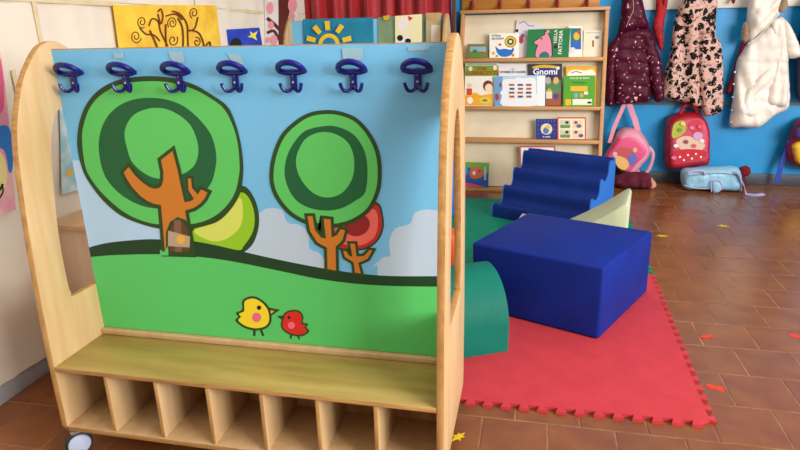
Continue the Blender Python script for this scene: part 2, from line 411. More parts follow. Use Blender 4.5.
print_flat('printed_cloud', [(sm2([(259, 225), (262.5, 211), (272.5, 208), (282.5, 211), (287.5, 222.5), (300, 225), (308.7, 233.7), (309.5, 248.7), (320, 253.7), (324, 268)], 4)[:-4] + [(324, 285), (245, 285), (245, 240)], cloudm)], clamp_x(pl(2)), panel)
print_flat('printed_cloud', [([(377.5, 285), (377.5, 276)] + sm2([(377.3, 265), (382.5, 257.5), (390, 255.5), (388.7, 242.5), (395, 228.7), (410, 223.7), (413.7, 213.7), (425, 209.5), (440, 210), (460, 205)], 4)[:-4] + [(460, 285)], cloudm)], clamp_x(pl(2)), panel)
lime_o = [(230, 190), (244, 186), (254, 197.5), (259, 215), (257.5, 232.5), (250, 247.5), (235, 254), (195, 254), (188, 240), (190, 222), (215, 205)]
lime_i = [(232, 196), (242.5, 192.5), (250, 200), (254.5, 215), (253, 231), (243.7, 246), (236, 250), (195, 243), (192, 232), (212, 212)]
lime_l = [(240, 197.5), (243, 210), (241, 225), (232.5, 235), (220, 241), (207.5, 240), (194, 231), (212, 222), (230, 208)]
print_flat('printed_bush', [(sm2(lime_o), g_dark), (sm2(lime_i), flat('lime', (150, 206, 40))), (sm2(lime_l), flat('lime_pale', (216, 228, 104)))], clamp_x(pl(3)), panel)
red_o = [(377.5, 202.5), (383, 215), (383.7, 227.5), (378.7, 240), (367.5, 248.7), (352.5, 251), (337.5, 249), (322, 240), (316, 228), (330, 212), (355, 200)]
red_s = [(375, 210), (378, 222), (375, 236), (365, 244), (352.5, 245.5), (337, 242), (328, 232), (340, 218), (360, 208)]
print_flat('printed_bush', [(sm2(red_o), g_dark), (sm2(expand(red_o, -2)), flat('red_leaf', (196, 46, 50))), (sm2(red_s), flat('salmon', (244, 112, 100))), (ell((357, 225), 13, 11, 28, -.3), flat('deep_red', (150, 40, 44)))], clamp_x(pl(3)), panel)
hill_top = [(60, 253), (87.5, 247.5), (110, 242.5), (142.5, 239.5), (160, 239.5), (192.5, 241.2), (220, 246.2), (255, 254.5), (280, 260), (305, 265), (330, 269.5), (360, 273.7), (390, 276), (435, 276.2), (460, 276)]
gr_top = [(60, 259), (89.5, 257), (117.5, 255), (160, 254.2), (192.5, 256.2), (230, 261), (280, 271), (317.5, 278.7), (355, 283.7), (392.5, 286), (435, 286.7), (460, 287)]
op = lambda pts: [(q.x, q.y) for q in catmull([(a, b, 0) for a, b in pts], 4, False)]
print_flat('printed_hill', [(op(hill_top) + [(470, 380), (60, 340)], hill), (op(gr_top) + [(470, 380), (60, 340)], grass)], clamp_x(pl(6)), panel)
t1o = [(77.5, 135), (80, 120), (86, 105), (97.5, 91), (115, 81), (135, 77), (155, 76.2), (175, 78.7), (195, 85), (212, 95), (227, 106), (235, 122), (240.5, 142), (243, 162), (243, 175), (240.5, 192), (232.5, 207), (220, 220), (205, 226), (185, 229.5), (160, 228.7), (140, 223.7), (120, 215), (102.5, 200), (87.5, 180), (81, 165), (77.5, 148)]
t1i = [(82, 137.5), (85, 120), (91, 106), (101, 95), (117.5, 85.5), (135, 82), (155, 81.2), (172.5, 83), (192.5, 88.7), (210, 98), (223.7, 108.7), (232.5, 125), (237.5, 142.5), (239.5, 162.5), (239, 175), (235, 192.5), (225, 207.5), (210, 218.7), (190, 224.2), (160, 224.5), (140, 220), (122.5, 211), (105, 196), (92.5, 181), (85, 165)]
t1m = [(98.7, 147.5), (101, 130), (108.7, 115), (121, 104.5), (137.5, 98.7), (155, 98), (170, 100.5), (185, 107), (200, 120), (211, 135), (216, 152.5), (215.5, 167.5), (210, 185), (195, 200), (177, 207), (160, 208.7), (142.5, 206), (125, 197.5), (111, 185), (102.5, 170)]
t1c = [(124.5, 133.7), (128.7, 121), (137.5, 112.5), (152.5, 108), (167.5, 109.5), (182.5, 117.5), (192.5, 128.7), (198, 145), (197.5, 157.5), (192.5, 167.5), (180, 175), (160, 178.7), (145, 173.7), (132.5, 162.5), (127.5, 150)]
t1t = [(161, 160), (172.5, 151), (177.5, 170), (181, 187), (184.5, 202.5), (191, 201), (196, 197.5), (201, 189.5), (207.5, 192.5), (204.5, 198.5), (200, 203.7), (194, 207.8), (185, 210.5), (187.5, 225), (192.5, 253.7), (165, 253), (163, 228), (161, 205), (154, 203.8), (147.5, 201), (140, 195.5), (132.5, 187.5), (127.5, 180), (123.7, 172.5), (128.7, 167), (135, 175.5), (142.5, 182.5), (149, 187), (154, 188.8), (158.5, 188.2), (161.5, 186), (163.2, 181), (163.5, 172)]
twig = [(188, 178.5), (191, 178.5), (192, 188), (198, 195), (194, 199), (188.5, 190)]
door = [(166, 254.5), (166, 232), (170, 222), (177.5, 217), (186, 220), (191, 230), (192.5, 254.5)]
door_i = expand(door, -3.4)
print_flat('printed_tree', [(sm2(t1o), g_dark), (sm2(t1i), g_light), (sm2(t1m), g_mid), (sm2(t1c), g_light), (expand(twig, 2.8), g_dark), (expand(t1t, 3.5), g_dark), (t1t, bark), (twig, bark), (door, g_dark), (door_i, flat('door_brown', (104, 66, 44))), ([(174, 220), (181, 220), (182, 252), (175, 252)], flat('door_plank', (130, 98, 74))), ([(168, 230.5), (190, 236.5), (189.6, 247.5), (168, 246)], flat('door_sign', (186, 166, 140))), (ell((181, 239.5), 4.3, 4.3), flat('door_knob', (240, 184, 60))), ([(160, 255.5), (160, 249.5), (164, 252), (168, 246), (168.5, 255.5)], grass)], clamp_x(pl(9)), panel)
t2o = [(327.5, 110), (342.5, 112), (357.5, 118.7), (370, 132.5), (378.7, 150), (381.7, 170), (380, 190), (372.5, 207.5), (362.5, 217.5), (347.5, 225), (330, 228), (310, 225.5), (292.5, 217.5), (280, 205), (272, 191), (269.5, 175), (272.5, 155), (281, 135), (295, 121), (310, 112.5)]
t2m = [(325, 126), (340, 127.5), (355, 136), (365, 152.5), (367.5, 172.5), (365, 192.5), (355, 201), (340, 208.7), (322.5, 210.5), (305, 206), (292.5, 196), (285, 177.5), (286, 160), (292.5, 145), (305, 131)]
t2c = [(325, 132), (337.5, 135), (348.7, 143.7), (354, 158.7), (352.5, 177.5), (342.5, 192.5), (327.5, 197.5), (312.5, 192.5), (300, 177.5), (296, 160), (302.5, 142.5), (312.5, 134.5)]
t2t = [(307.5, 216.2), (312.5, 216.2), (315, 230), (321, 237.5), (326, 238.7), (323.7, 218.7), (330.7, 219.5), (331.5, 237.5), (337, 235), (341, 229), (345, 230.5), (342.5, 240), (335.5, 247), (336, 270.5), (327.5, 269), (327, 247.5), (317.5, 242.5), (310, 231)]
t3t = [(350, 243.7), (355, 243.7), (356.5, 256.5), (364, 256), (369.5, 250), (372.5, 250.5), (367.5, 259), (358, 263), (361, 273.5), (355, 272.5), (353.7, 262.5), (345, 257), (343.2, 251), (346, 251), (349, 255.5), (352.5, 257)]
print_flat('printed_tree', [(expand(t3t, 2.6), g_dark), (t3t, bark)], clamp_x(pl(9)), panel)
print_flat('printed_tree', [(sm2(t2o), g_dark), (sm2(expand(t2o, -4)), g_light), (sm2(t2m), g_mid), (sm2(t2c), g_light), (expand(t2t, 3), g_dark), (t2t, bark)], clamp_x(pl(12)), panel)
bird_y = [(244.3, 302.3), (249, 299), (255.7, 299), (263.7, 304.3), (268.3, 311.7), (269, 321), (265, 326.3), (255.7, 328.3), (245, 325.7), (238.3, 320.3), (241, 317), (239, 313.7), (244.3, 311)]
bird_r = [(283.7, 319.7), (285.7, 314.3), (291.7, 311.7), (298.3, 312.3), (301.7, 317), (301, 323.7), (305.7, 325), (304.3, 327.7), (307, 331), (302.3, 334.3), (293, 334), (285, 329.7), (282.5, 325)]
blk = flat('ink', (24, 28, 20))
def leg_(a, b, wd=1.3): return [(a[0] - wd, a[1]), (a[0] + wd, a[1]), (b[0] + wd, b[1]), (b[0] - wd, b[1])]
print_flat('printed_bird', [(leg_((254.7, 327), (254.2, 336)), g_dark), (leg_((260, 327), (263.2, 336)), g_dark), (expand([(268, 308.5), (278, 310.2), (269, 316)], 1.2), g_dark), (sm2(expand(bird_y, 2.2), 3), g_dark), (sm2(bird_y, 3), flat('yellow', (250, 222, 48))), ([(270.4, 310.2), (274.5, 311), (271, 314)], flat('beak', (226, 172, 100))), (ell((259, 307.7), 2.2, 2.2), blk), (ell((256.6, 317.4), 4.5, 4.7), flat('cheek', (236, 112, 140)))], pl(9), panel)
print_flat('printed_bird', [(leg_((291, 333), (290.8, 338.7), 1), g_dark), (leg_((297, 333), (299.4, 339.4), 1), g_dark), (expand([(284, 316.5), (278.5, 316.5), (283.5, 320)], 1), g_dark), (sm2(expand(bird_r, 1.7), 3), g_dark), (sm2(bird_r, 3), flat('red_bird', (222, 44, 36))), (ell((289, 317.4), 1.5, 1.5), blk), (ell((291.4, 325.4), 3.6, 3.6), flat('cheek2', (244, 112, 140)))], pl(9), panel)
resid = flat('tape_residue', (158, 196, 212), .4)
for q in ([(113, 53), (123.5, 53), (124, 59), (114, 58)], [(168.5, 51), (183, 51.5), (184.5, 62), (175, 63), (170, 58)], [(226, 52.5), (240, 55), (244.5, 65), (233, 63)], [(342, 48), (363.5, 48), (362.5, 60), (343, 62)], [(407.5, 47), (430, 46), (429, 50), (408, 51)]):
    print_flat('tape_residue', [(q, resid)], pl(14), panel)
# hooks
def hook(x, z):
    y = YP - .001
    bm = bmesh.new(); bbox(bm, x - .0095, x + .0095, y - .009, y, z - .03, z + .022, .003)
    h = build('coat_hook', bm, navy, unit, smooth=True)
    arc = [(x + .034 * math.cos(a), y - .012 - .030 * max(0, math.sin(a)) ** .8, z + .0185 + .022 * max(0, math.sin(a))) for a in [math.pi * k / 12 for k in range(13)]]
    bar = [(x - .018, y - .011, z + .0145), (x, y - .010, z + .0135), (x + .018, y - .011, z + .0145)]
    bm = bmesh.new(); tube_bm(bm, arc + bar, .0078, 8, True); build('hat_loop', bm, navy, h, smooth=True)
    for s in (-1, 1):
        pts = catmull([(x, y - .006, z - .018), (x + s * .010, y - .014, z - .031), (x + s * .021, y - .022, z - .030), (x + s * .027, y - .026, z - .018), (x + s * .028, y - .027, z - .011)], 4, False)
        tube('prong', pts, .0045, navy, h)
    for dz in (.008, -.010):
        bm = bmesh.new(); lathe_bm(bm, [(.003, -.0105), (.003, -.0085)], 'y', (x, y, z + dz), 10); build('screw', bm, steel, h, smooth=True)
for k, hx in enumerate((-1.245, -1.081, -.920, -.758, -.596, -.437, -.273)): hook(hx, 1.090)

# ------------------------------------------------------------------ second coat unit behind, cloths over its top
unit2, panel2 = coat_unit('birch coat unit with pale blue panel standing behind against the red curtain', dx=-.395, dy=2.78, zs=1.10, wide=1.0)
bm = bmesh.new(); y2 = 1.5 + 2.78 - .0092; dx2 = -.395; zt2 = ZB + (1.1715 - ZB) * 1.10
bm.faces.new([bm.verts.new((a, y2, b)) for a, b in ((XI0 + dx2, .32), (XI1 + dx2, .32), (XI1 + dx2, zt2 - .002), (XI0 + dx2, zt2 - .002))]); build('printed_sky', bm, sky, panel2)
def drape(name, label, x0, x1, drop, mat, skew=0):
    bm = bmesh.new(); rows = []; n = 24; yc = 1.5 + 2.78
    path = [(-.014, zt2 - drop + .3 * drop * k / 6) for k in range(6)] + [(-.014, zt2 - .5 * drop), (-.014, zt2 - .02), (-.012, zt2 + .003), (0, zt2 + .008), (.012, zt2 + .003), (.014, zt2 - .02), (.015, zt2 - drop * .6), (.015, zt2 - drop * .9)]
    for i in range(n + 1):
        x = x0 + (x1 - x0) * i / n
        rows.append([bm.verts.new((x, yc + a + (.004 * math.sin(i * .9) - .004) * (1 if a < 0 else -1) * min(1, max(0, (zt2 - b) * 8)), b + skew * (i / n) + random.uniform(-.0015, .0015))) for a, b in path])
    for A, B in zip(rows, rows[1:]):
        for k in range(len(path) - 1): bm.faces.new((A[k], B[k], B[k + 1], A[k + 1]))
    o = build(name, bm, mat, None, smooth='all', center=True); so = o.modifiers.new('thick', 'SOLIDIFY'); so.thickness = .004; so.offset = 0
    return tag(o, label, 'cloth')
teal_c = M('teal_cloth', (18, 136, 172), .8, (14, 122, 158), 10, bump=.1, bscale=90)
xs_ = lambda px: ony((px, 30), 4.26).x
dr1 = drape('sun_cloth', 'teal cloth with a yellow sun draped over the rear coat unit', xs_(303), xs_(373), .30, teal_c)
syel = flat('sun_yellow', (232, 196, 50), .8)
c0 = (329, 44); lay = []
ring = ell(c0, 10.5, 10.5, 30); ring_i = ell(c0, 6.5, 6.5, 30)
lay.append((ring, syel)); lay.append((ring_i, teal_c))
for a in (-165, -130, -95, -55, -15):
    a = math.radians(a); ca, sa = math.cos(a), math.sin(a)
    lay.append(([(c0[0] + ca * r - sa * t, c0[1] + sa * r + ca * t) for r, t in ((14, -2.3), (23, -2.6), (23, 2.6), (14, 2.3))], syel))
print_flat('printed_sun', lay, lambda p, k: ony(p, 4.247 - .0006 * k - .004), dr1)
sage = M('sage_cloth', (122, 152, 118), .8, (112, 142, 108), 10, bump=.1, bscale=90)
dr2 = drape('farm_cloth', 'sage green and cream cloth with farm animal prints over the rear coat unit', xs_(378), xs_(442), .28, sage, .012)
crm = flat('cream_cloth', (226, 222, 180), .8)
print_flat('printed_panel', [([(395, 16), (422, 14), (422, 60), (395, 60)], crm), ([(426, 13), (441, 12.5), (441, 60), (426, 60)], flat('patch', (176, 160, 128))), (ell((403, 24), 5, 8, 20, .3), flat('hen', (228, 224, 220))), ([(408, 16), (413, 18), (409, 21)], flat('comb', (190, 40, 40))), (ell((403, 40), 8, 5), flat('cow', (222, 222, 222))), (ell((400, 38), 3, 3), blk), (ell((408, 41), 3, 2.6), blk), ([(431, 25), (440, 25), (440, 42), (431, 42)], flat('pale_patch', (216, 208, 190))), ([(427, 15), (438, 13), (436, 20), (428, 19)], flat('chick', (190, 150, 90))), ([(383, 16), (390, 15), (388, 20), (384, 20)], flat('corn', (210, 170, 40)))], lambda p, k: ony(p, 4.246 - .0006 * k - .004), dr2)

# red curtain on the back wall
bm = bmesh.new(); n = 150; cx0, cx1 = XL + .035, -.60; rows = []
for i in range(n + 1):
    t = i / n; x = cx0 + (cx1 - cx0) * t; ph = t * 8.3 * 2 * math.pi
    y = 4.63 + .035 * math.sin(ph + .6 * math.sin(ph * .37)) + .008 * math.sin(ph * 2.1)
    rows.append([bm.verts.new((x + .004 * math.sin(z * 3 + i), y + .006 * math.sin(z * 2 + i * .2), z)) for z in (.05, .5, 1, 1.4, 1.9, 2.35)])
for A, B in zip(rows, rows[1:]):
    for k in range(5): bm.faces.new((A[k], B[k], B[k + 1], A[k + 1]))
cur = build('curtain', bm, M('red_curtain', (176, 14, 30), .6, (150, 8, 24), 4, sheen=.3), smooth='all', center=True); tag(cur, 'red pleated curtain on the back wall behind the rear coat unit', 'curtain')
cf = thing('curtain_stand', 'dark brown wooden stand holding the red curtain', 'curtain stand', (-1.16, 4.66, 0))
dkw = M('dark_wood', (92, 54, 36), .5, (74, 42, 28), 5, (5, 5, .7))
box('post', XL + .005, XL + .03, 4.64, 4.68, 0, 2.4, dkw, cf); box('post', -.592, -.565, 4.64, 4.68, 0, 2.4, dkw, cf); box('rail', XL + .03, -.592, 4.645, 4.675, 2.355, 2.4, dkw, cf)

# ------------------------------------------------------------------ papered left wall
XW = XL + .012
def paper_sheet(y0, y1, z0, z1, label, torn=False):
    bm = bmesh.new(); ny, nz = max(2, int((y1 - y0) / .035)), max(2, int((z1 - z0) / .035)); g = []
    for i in range(ny + 1):
        row = []
        for j in range(nz + 1):
            y = y0 + (y1 - y0) * i / ny; z = z0 + (z1 - z0) * j / nz
            if torn and j == 0: z += .03 * abs(noise.noise((y * 5, 1.3, 0))) - .008
            d = .014 * noise.noise((y * 7, z * 2.0, .7)) + .007 * noise.noise((y * 13, z * 6, 3.1))
            row.append(bm.verts.new((XW + .010 + d, y, z)))
        g.append(row)
    for A, B in zip(g, g[1:]):
        for j in range(nz): bm.faces.new((A[j], B[j], B[j + 1], A[j + 1]))
    o = build('paper_sheet', bm, paper, smooth='all', center=True); s = o.modifiers.new('thick', 'SOLIDIFY'); s.thickness = .002
    return tag(o, label, 'paper sheet', 'white paper sheets on the left wall')
YS = [.7, 1.93, 3.02, 4.0, 4.63]
for a, b, n1, n2 in zip(YS, YS[1:], ('lower white paper sheet on the wall nearest the camera', 'lower white paper sheet behind the spiral painting and front unit', 'lower white paper sheet below the blue night painting', 'lower white paper sheet beside the rear coat unit'), ('upper white paper sheet nearest the camera above the taped seam', 'upper white paper sheet above the yellow spiral painting', 'upper white paper sheet above the blue night painting', 'upper white paper sheet above the blossom tree painting')):
    paper_sheet(a, b, .075, 1.335, n1, True); paper_sheet(a + .004, b - .004, 1.337, 2.5, n2)
def tape_strip(y0, y1, z0, z1, label):
    bm = bmesh.new(); bbox(bm, XW + .016, XW + .0185, y0, y1, z0, z1, 0); bmesh.ops.subdivide_edges(bm, edges=bm.edges[:], cuts=5, use_grid_fill=True)
    for v in bm.verts: v.co.x += .002 * noise.noise((v.co.y * 6, v.co.z * 6, 2)); v.co.z += .004 * noise.noise((v.co.y * 3, 4, 2)) if y1 - y0 > .2 else 0
    return tag(build('masking_tape', bm, tape, smooth=True, center=True), label, 'tape', 'masking tape strips on the paper')
tape_strip(1.0, 2.38, 1.322, 1.340, 'level beige masking tape seam left of the yellow spiral painting')
tape_strip(3.33, 4.0, 1.322, 1.340, 'level beige masking tape seam above the blue night painting')
tape_strip(1.92, 1.94, 1.0, 1.5, 'upright beige masking tape seam above the front unit')
tape_strip(1.77, 1.786, .95, 1.1, 'short slanted masking tape at the edge of the pink painting')
def painting(name, corners, mat, label, prints=(), off=0):
    bm = bmesh.new(); q = [onx(p, XW + .024 + off) for p in corners]
    a = [bm.verts.new(v) for v in q]; b = [bm.verts.new(v - Vector((.0025, 0, 0))) for v in q]
    bm.faces.new(a); bm.faces.new(b[::-1])
    for k in range(len(q)): bm.faces.new((a[k], b[k], b[(k + 1) % len(q)], a[(k + 1) % len(q)]))
    o = build(name, bm, mat, center=True); tag(o, label, 'painting')
    for n_, lay_ in enumerate(prints): print_flat('painted_mark', [lay_], lambda p, k: onx(p, XW + .0246 + off + .0004 * n_), o)
    return o
yel = M('yellow_paint', (244, 204, 64), .7, (226, 166, 34), 9, contrast=(.4, .75)); brn = flat('brown_paint', (110, 54, 24), .7)
def spiral(c, r, turns, a0, wd=1.1, sgn=1):
    pts = [(c[0] + sgn * r * (1 - .8 * k / 40) * math.cos(a0 + turns * 2 * math.pi * k / 40), c[1] + r * 1.25 * (1 - .8 * k / 40) * math.sin(a0 + turns * 2 * math.pi * k / 40)) for k in range(41)]
    return stroke(pts, wd)
def stroke(pts, wd):
    L_, R_ = [], []
    for i, p in enumerate(pts):
        a, b = Vector(pts[max(i - 1, 0)]), Vector(pts[min(i + 1, len(pts) - 1)]); t = (b - a).normalized(); n_ = Vector((-t.y, t.x)) * wd / 2
        L_.append((p[0] + n_.x, p[1] + n_.y)); R_.append((p[0] - n_.x, p[1] - n_.y))
    return L_ + R_[::-1]
O = lambda pts: [(q.x, q.y) for q in catmull([(a, b, 0) for a, b in pts], 5, False)]
pr = [(spiral((136, 36.5), 5.5, 1.6, .2), brn), (spiral((142, 22), 5, 1.6, 1.0), brn), (spiral((172.5, 23), 5, 1.7, 2.4), brn), (spiral((194, 13), 4.5, 1.5, 2.0), brn), (spiral((173, 40), 5, 1.3, -.6), brn), (spiral((197, 42), 4, 1.3, -2), brn)]
for s in ([(140, 28), (146, 34), (154, 35), (160, 41)], [(149, 26), (152, 19), (158, 21), (161, 32), (168, 46)], [(158, 12), (161, 9), (163, 16), (161, 24), (158, 14)], [(172, 11), (180, 14), (187, 24), (188, 40), (189, 60)], [(198, 17), (195, 28), (189, 31)], [(166, 24), (166, 38), (168, 60)], [(189, 30), (199, 33), (204, 45), (204, 60)], [(178, 18), (183, 30), (183, 60)], [(150, 30), (157, 46), (160, 60)], [(166, 16), (176, 14), (183, 20)], [(206, 46), (210, 42), (211, 52)]): pr.append((stroke(O(s), 1.5), brn))
painting('spiral_painting', [(113, 4.8), (216.5, 5.2), (221, 47), (226, 130), (128, 150), (119, 47)], yel, 'yellow painting of a brown spiral branch tree on the papered wall', pr)
cob = M('cobalt_paint', (40, 70, 190), .6, (28, 52, 170), 12)
painting('night_painting', [(227, 29.5), (259.5, 27.5), (265, 60), (231, 66)], cob, 'small blue night painting with a yellow star', [([(250, 31), (253, 33.5), (258, 31), (255.5, 35.5), (257, 40.5), (252.5, 37.5), (247.5, 37), (251, 35)], flat('star_yellow', (244, 226, 60))), (ell((236, 44), 5.5, 6), blk)])
whp = M('painting_paper', (232, 226, 218), .7, (222, 214, 208), 10)
pinkb = flat('blossom', (232, 150, 160), .7); trk = flat('tree_brown', (94, 40, 34), .7)
painting('blossom_painting', [(264, -30), (297, -34), (300, 52), (266, 58)], whp, 'tall painting of a brown tree with pink blossom', [(stroke(O([(282, -20), (283, 10), (283, 40), (284, 60)]), 9), trk), (stroke(O([(267, 18), (274, 24), (280, 30)]), 3.5), trk), (stroke(O([(291, -5), (287, 12), (284, 24)]), 5), trk), (stroke(O([(267, 33), (274, 31), (279, 40)]), 3), trk), (ell((270, 8), 3.6, 6), pinkb), (ell((292.5, 5), 4.5, 8), pinkb), (ell((271, 25), 3, 4), pinkb), (ell((292, 16), 3, 3.5), pinkb), (ell((274, 40), 3.6, 5), pinkb), (ell((268, 40), 2, 3), pinkb)])
pk = M('pink_wash', (226, 148, 172), .7, (232, 208, 190), 7, contrast=(.4, .6))
painting('colour_painting', [(-40, 45), (1, 52), (8, 110), (16, 209), (-25, 225)], pk, 'pink yellow and blue child painting at the left edge of the papered wall', [(sm2([(-10, 132), (4, 125), (11, 133), (13, 165), (9, 172), (4, 150), (-10, 147)]), flat('blue_wash', (46, 122, 196), .7)), (sm2([(-10, 150), (3, 155), (7, 180), (-2, 195), (-12, 180)]), flat('yellow_wash', (232, 218, 150), .7)), (sm2([(-5, 62), (1, 60), (4, 90), (3, 110), (-6, 112)]), flat('pink_wash2', (222, 96, 140), .7)), (stroke(O([(-8, 196), (-1, 191), (3, 184)]), 2.2), blk), (stroke(O([(-2, 200), (3, 192), (2, 184)]), 1.6), blk)])
sea = M('sea_wash', (150, 200, 214), .7, (214, 228, 226), 14, contrast=(.4, .62))
painting('sea_painting', [(60, 108), (84, 104), (95, 186), (62, 194)], sea, 'pale sea blue child painting seen through the unit side slot', [(sm2([(66, 172), (72, 168), (73, 173), (68, 177)]), flat('fish_yellow', (224, 186, 80), .7))])

# wooden low cabinet between unit and papered wall
lc = thing('low_cabinet', 'low wooden cabinet by the papered wall seen through the side slot', 'cabinet', (-1.60, 2.15, 0))
box('body', -1.725, -1.50, 1.79, 2.5, .03, .53, M('cabinet_wood', (240, 212, 184), .5, (230, 200, 172), 5, (5, 5, .8)), lc)
box('top', -1.725, -1.485, 1.775, 2.52, .53, .55, M('cabinet_top', (222, 186, 142), .5, (212, 174, 130), 5, (5, .8, 5)), lc)
for yy in (1.82, 2.42): box('foot', -1.70, -1.52, yy, yy + .04, 0, .03, birch, lc)

# ------------------------------------------------------------------ puzzle mats and foam shapes
def teeth(n, ln, h=.021):
    """edge running 0..ln with dovetail tabs outward (+) ; returns (s, out) points"""
    p = ln / n; pts = []
    for k in range(n):
        a = k * p
        pts += [(a + .16 * p, 0), (a + .05 * p, h), (a + .62 * p, h), (a + .51 * p, 0)]
    return pts
def puzzle_mat(name, label, x0, x1, y0, y1, mat, sk=.022, sl=.018):
    nx, ny = round((x1 - x0) / .0585), round((y1 - y0) / .0585); W, D = x1 - x0, y1 - y0; pts = []
    pts += [(s, -o) for s, o in teeth(nx, W)]
    pts += [(W + o, s) for s, o in teeth(ny, D)]
    pts += [(W - s, D + o * .2) for s, o in teeth(nx, W)]
    pts += [(-o, D - s) for s, o in teeth(ny, D)]
    q = [(x0 + a + b * sk, y0 + b + a * sl) for a, b in pts]
    o = prism(name, q, 'z', .0005, .0125, mat, None, center=True, smooth=False); return tag(o, label, 'floor mat', 'interlocking foam mats')
MX1, MY0, MY1, MY2 = .595, 1.738, 2.975, 4.28
puzzle_mat('foam_mat', 'red interlocking foam mat under the big blue block', MX1 - 1.24, MX1, MY0, MY1, mat_red)
puzzle_mat('foam_mat', 'green interlocking foam mat under the blue steps', MX1 - 1.24 + .027, MX1 + .027, MY1 + .004, MY2, mat_green)
ZM = .0128
def soft_box(name, label, quad_b, quad_t, z0, z1, mat, cat='foam block', bev=.022):
    c = sum((Vector(q + (0,)) for q in quad_b), Vector()) / 4; t = thing(name, label, cat, (c.x, c.y, z0))
    bm = bmesh.new(); lo = [bm.verts.new((x, y, z0)) for x, y in quad_b]; hi = [bm.verts.new((x, y, z1)) for x, y in quad_t]
    bm.faces.new(lo[::-1]); bm.faces.new(hi)
    for k in range(4): bm.faces.new((lo[k], lo[(k + 1) % 4], hi[(k + 1) % 4], hi[k]))
    bmesh.ops.bevel(bm, geom=bm.edges[:], offset=bev, segments=4, affect='EDGES', profile=.5); bmesh.ops.triangulate(bm, faces=[f for f in bm.faces if len(f.verts) > 4])
    build('foam_body', bm, mat, t, smooth='all')
    e = [Vector(p + (z1 - bev * .3,)) for p in quad_t]; ctr = sum(e, Vector()) / 4
    return t
soft_box('foam_block', 'large square blue vinyl foam block on the red mat', [(.305, 2.238), (.572, 2.748), (.04, 2.955), (-.215, 2.452)], [(.305, 2.238), (.562, 2.722), (.012, 2.945), (-.222, 2.452)], ZM, .322, foam_blue, bev=.014)
soft_box('foam_cushion', 'upright blue foam cushion behind the front unit near the rear unit', [(-.86, 3.79), (-.46, 3.80), (-.46, 3.92), (-.86, 3.91)], [(-.86, 3.79), (-.46, 3.80), (-.46, 3.92), (-.86, 3.91)], ZM, .43, foam_lblue, 'foam cushion', .015)
# wavy steps
st = thing('foam_steps', 'blue wavy four step foam stairs in front of the book rack', 'foam steps', (-.215, 3.845, ZM), math.radians(-28))
prof = [(0, 0), (0, .072), (.010, .088), (.028, .089), (.06, .072), (.10, .07), (.128, .098), (.132, .158), (.142, .182), (.16, .185), (.19, .166), (.23, .165), (.256, .195), (.26, .252), (.27, .278), (.288, .281), (.318, .262), (.355, .262), (.38, .292), (.385, .345), (.396, .374), (.415, .378), (.45, .368), (.485, .355), (.495, 0)]
ps = [(p.x, p.y) for p in catmull([(a, b, 0) for a, b in prof], 3, False)]
bm = bmesh.new(); Ls = .605
A = [bm.verts.new((.002, a, b)) for a, b in ps]; B = [bm.verts.new((Ls, a, b)) for a, b in ps]
for k in range(len(ps)):
    k2 = (k + 1) % len(ps); bm.faces.new((A[k], A[k2], B[k2], B[k]))
build('step_cover', bm, foam_navy, st, world=False, smooth=True)
for x0, x1, nm in ((Ls - .001, Ls + .006, 'end_panel'), (-.004, .003, 'end_panel')):
    prism(nm, ps, 'x', x0, x1, foam_lblue, st, world=False, bev=0)
# concave slide
sd = thing('foam_slide', 'pale green foam slide with a curved slope behind the blue block', 'foam slide', (-.115, 3.49, ZM), math.radians(-11))
Lx = .69; n = 22; prof = []
for k in range(n + 1):
    t = k / n; prof.append((Lx * t * .965, .016 + .325 * t ** 1.7))
prof += [(Lx * .985, .342), (Lx, .328), (Lx, 0), (0, 0)]
prism('foam_body', prof, 'y', -.34, 0, foam_pale, sd, world=False, bev=.006)
soft_box('foam_pad', 'flat pale green foam pad between the blue block and the blue steps', [(-.06, 3.51), (.2, 3.465), (.2, 3.605), (-.02, 3.72)], [(-.06, 3.51), (.2, 3.465), (.2, 3.605), (-.02, 3.72)], ZM, .082, foam_pale, 'foam pad', .006)
# rounded green block
gb = thing('foam_arch', 'dark green half round foam block beside the front unit', 'foam block', (-.039, 2.094, ZM), math.radians(27))
ar = [(0, 0), (0, .10)] + [(.19 - .19 * math.cos(a), .10 + .195 * math.sin(a)) for a in [math.pi / 2 * k / 14 for k in range(1, 15)]] + [(.19 + .15 * math.sin(a), .10 + .195 * math.cos(a)) for a in [math.pi / 2 * k / 10 for k in range(1, 10)]] + [(.34, .10), (.34, 0)]
prism('foam_body', ar, 'x', -.46, 0, foam_green, gb, world=False, bev=.008)
soft_box('foam_wedge', 'orange foam block behind the front unit seen through its right side slot', [(-.62, 2.5), (-.29, 2.5), (-.29, 2.63), (-.62, 2.63)], [(-.62, 2.5), (-.29, 2.5), (-.29, 2.63), (-.62, 2.63)], ZM, .33, foam_orange)

# floor stickers
def sticker(p, col, ang, label, s=.03):
    c = onz(p, 0); pts = sm2([(-1.1, .1), (-.6, .6), (.1, .45), (.5, .7), (1.1, .3), (.8, -.1), (1.2, -.5), (.6, -.6), (.1, -.3), (-.5, -.55)], 3) if col[1] < 100 else [(-1.1, -.1), (-.3, .25), (-.35, .75), (.1, .3), (.55, .45), (.5, .15), (1.1, 0), (.5, -.2), (.55, -.5), (.1, -.3), (-.3, -.75), (-.3, -.25)]
    q = [(c.x + s * (a * math.cos(ang) - b * math.sin(ang)), c.y + s * (a * math.sin(ang) + b * math.cos(ang))) for a, b in pts]
    tag(prism('floor_sticker', q, 'z', .0006, .0016, flat('sticker_%d' % col[1], col, .5), None, center=True, smooth=False), label, 'sticker', 'small stickers on the floor tiles')
sticker((662, 236), (232, 196, 30), .1, 'yellow sticker on the floor near the pale green slide', .035)
sticker((723, 226), (232, 196, 30), -.2, 'yellow sticker on the open floor below the pale blue bag', .035)
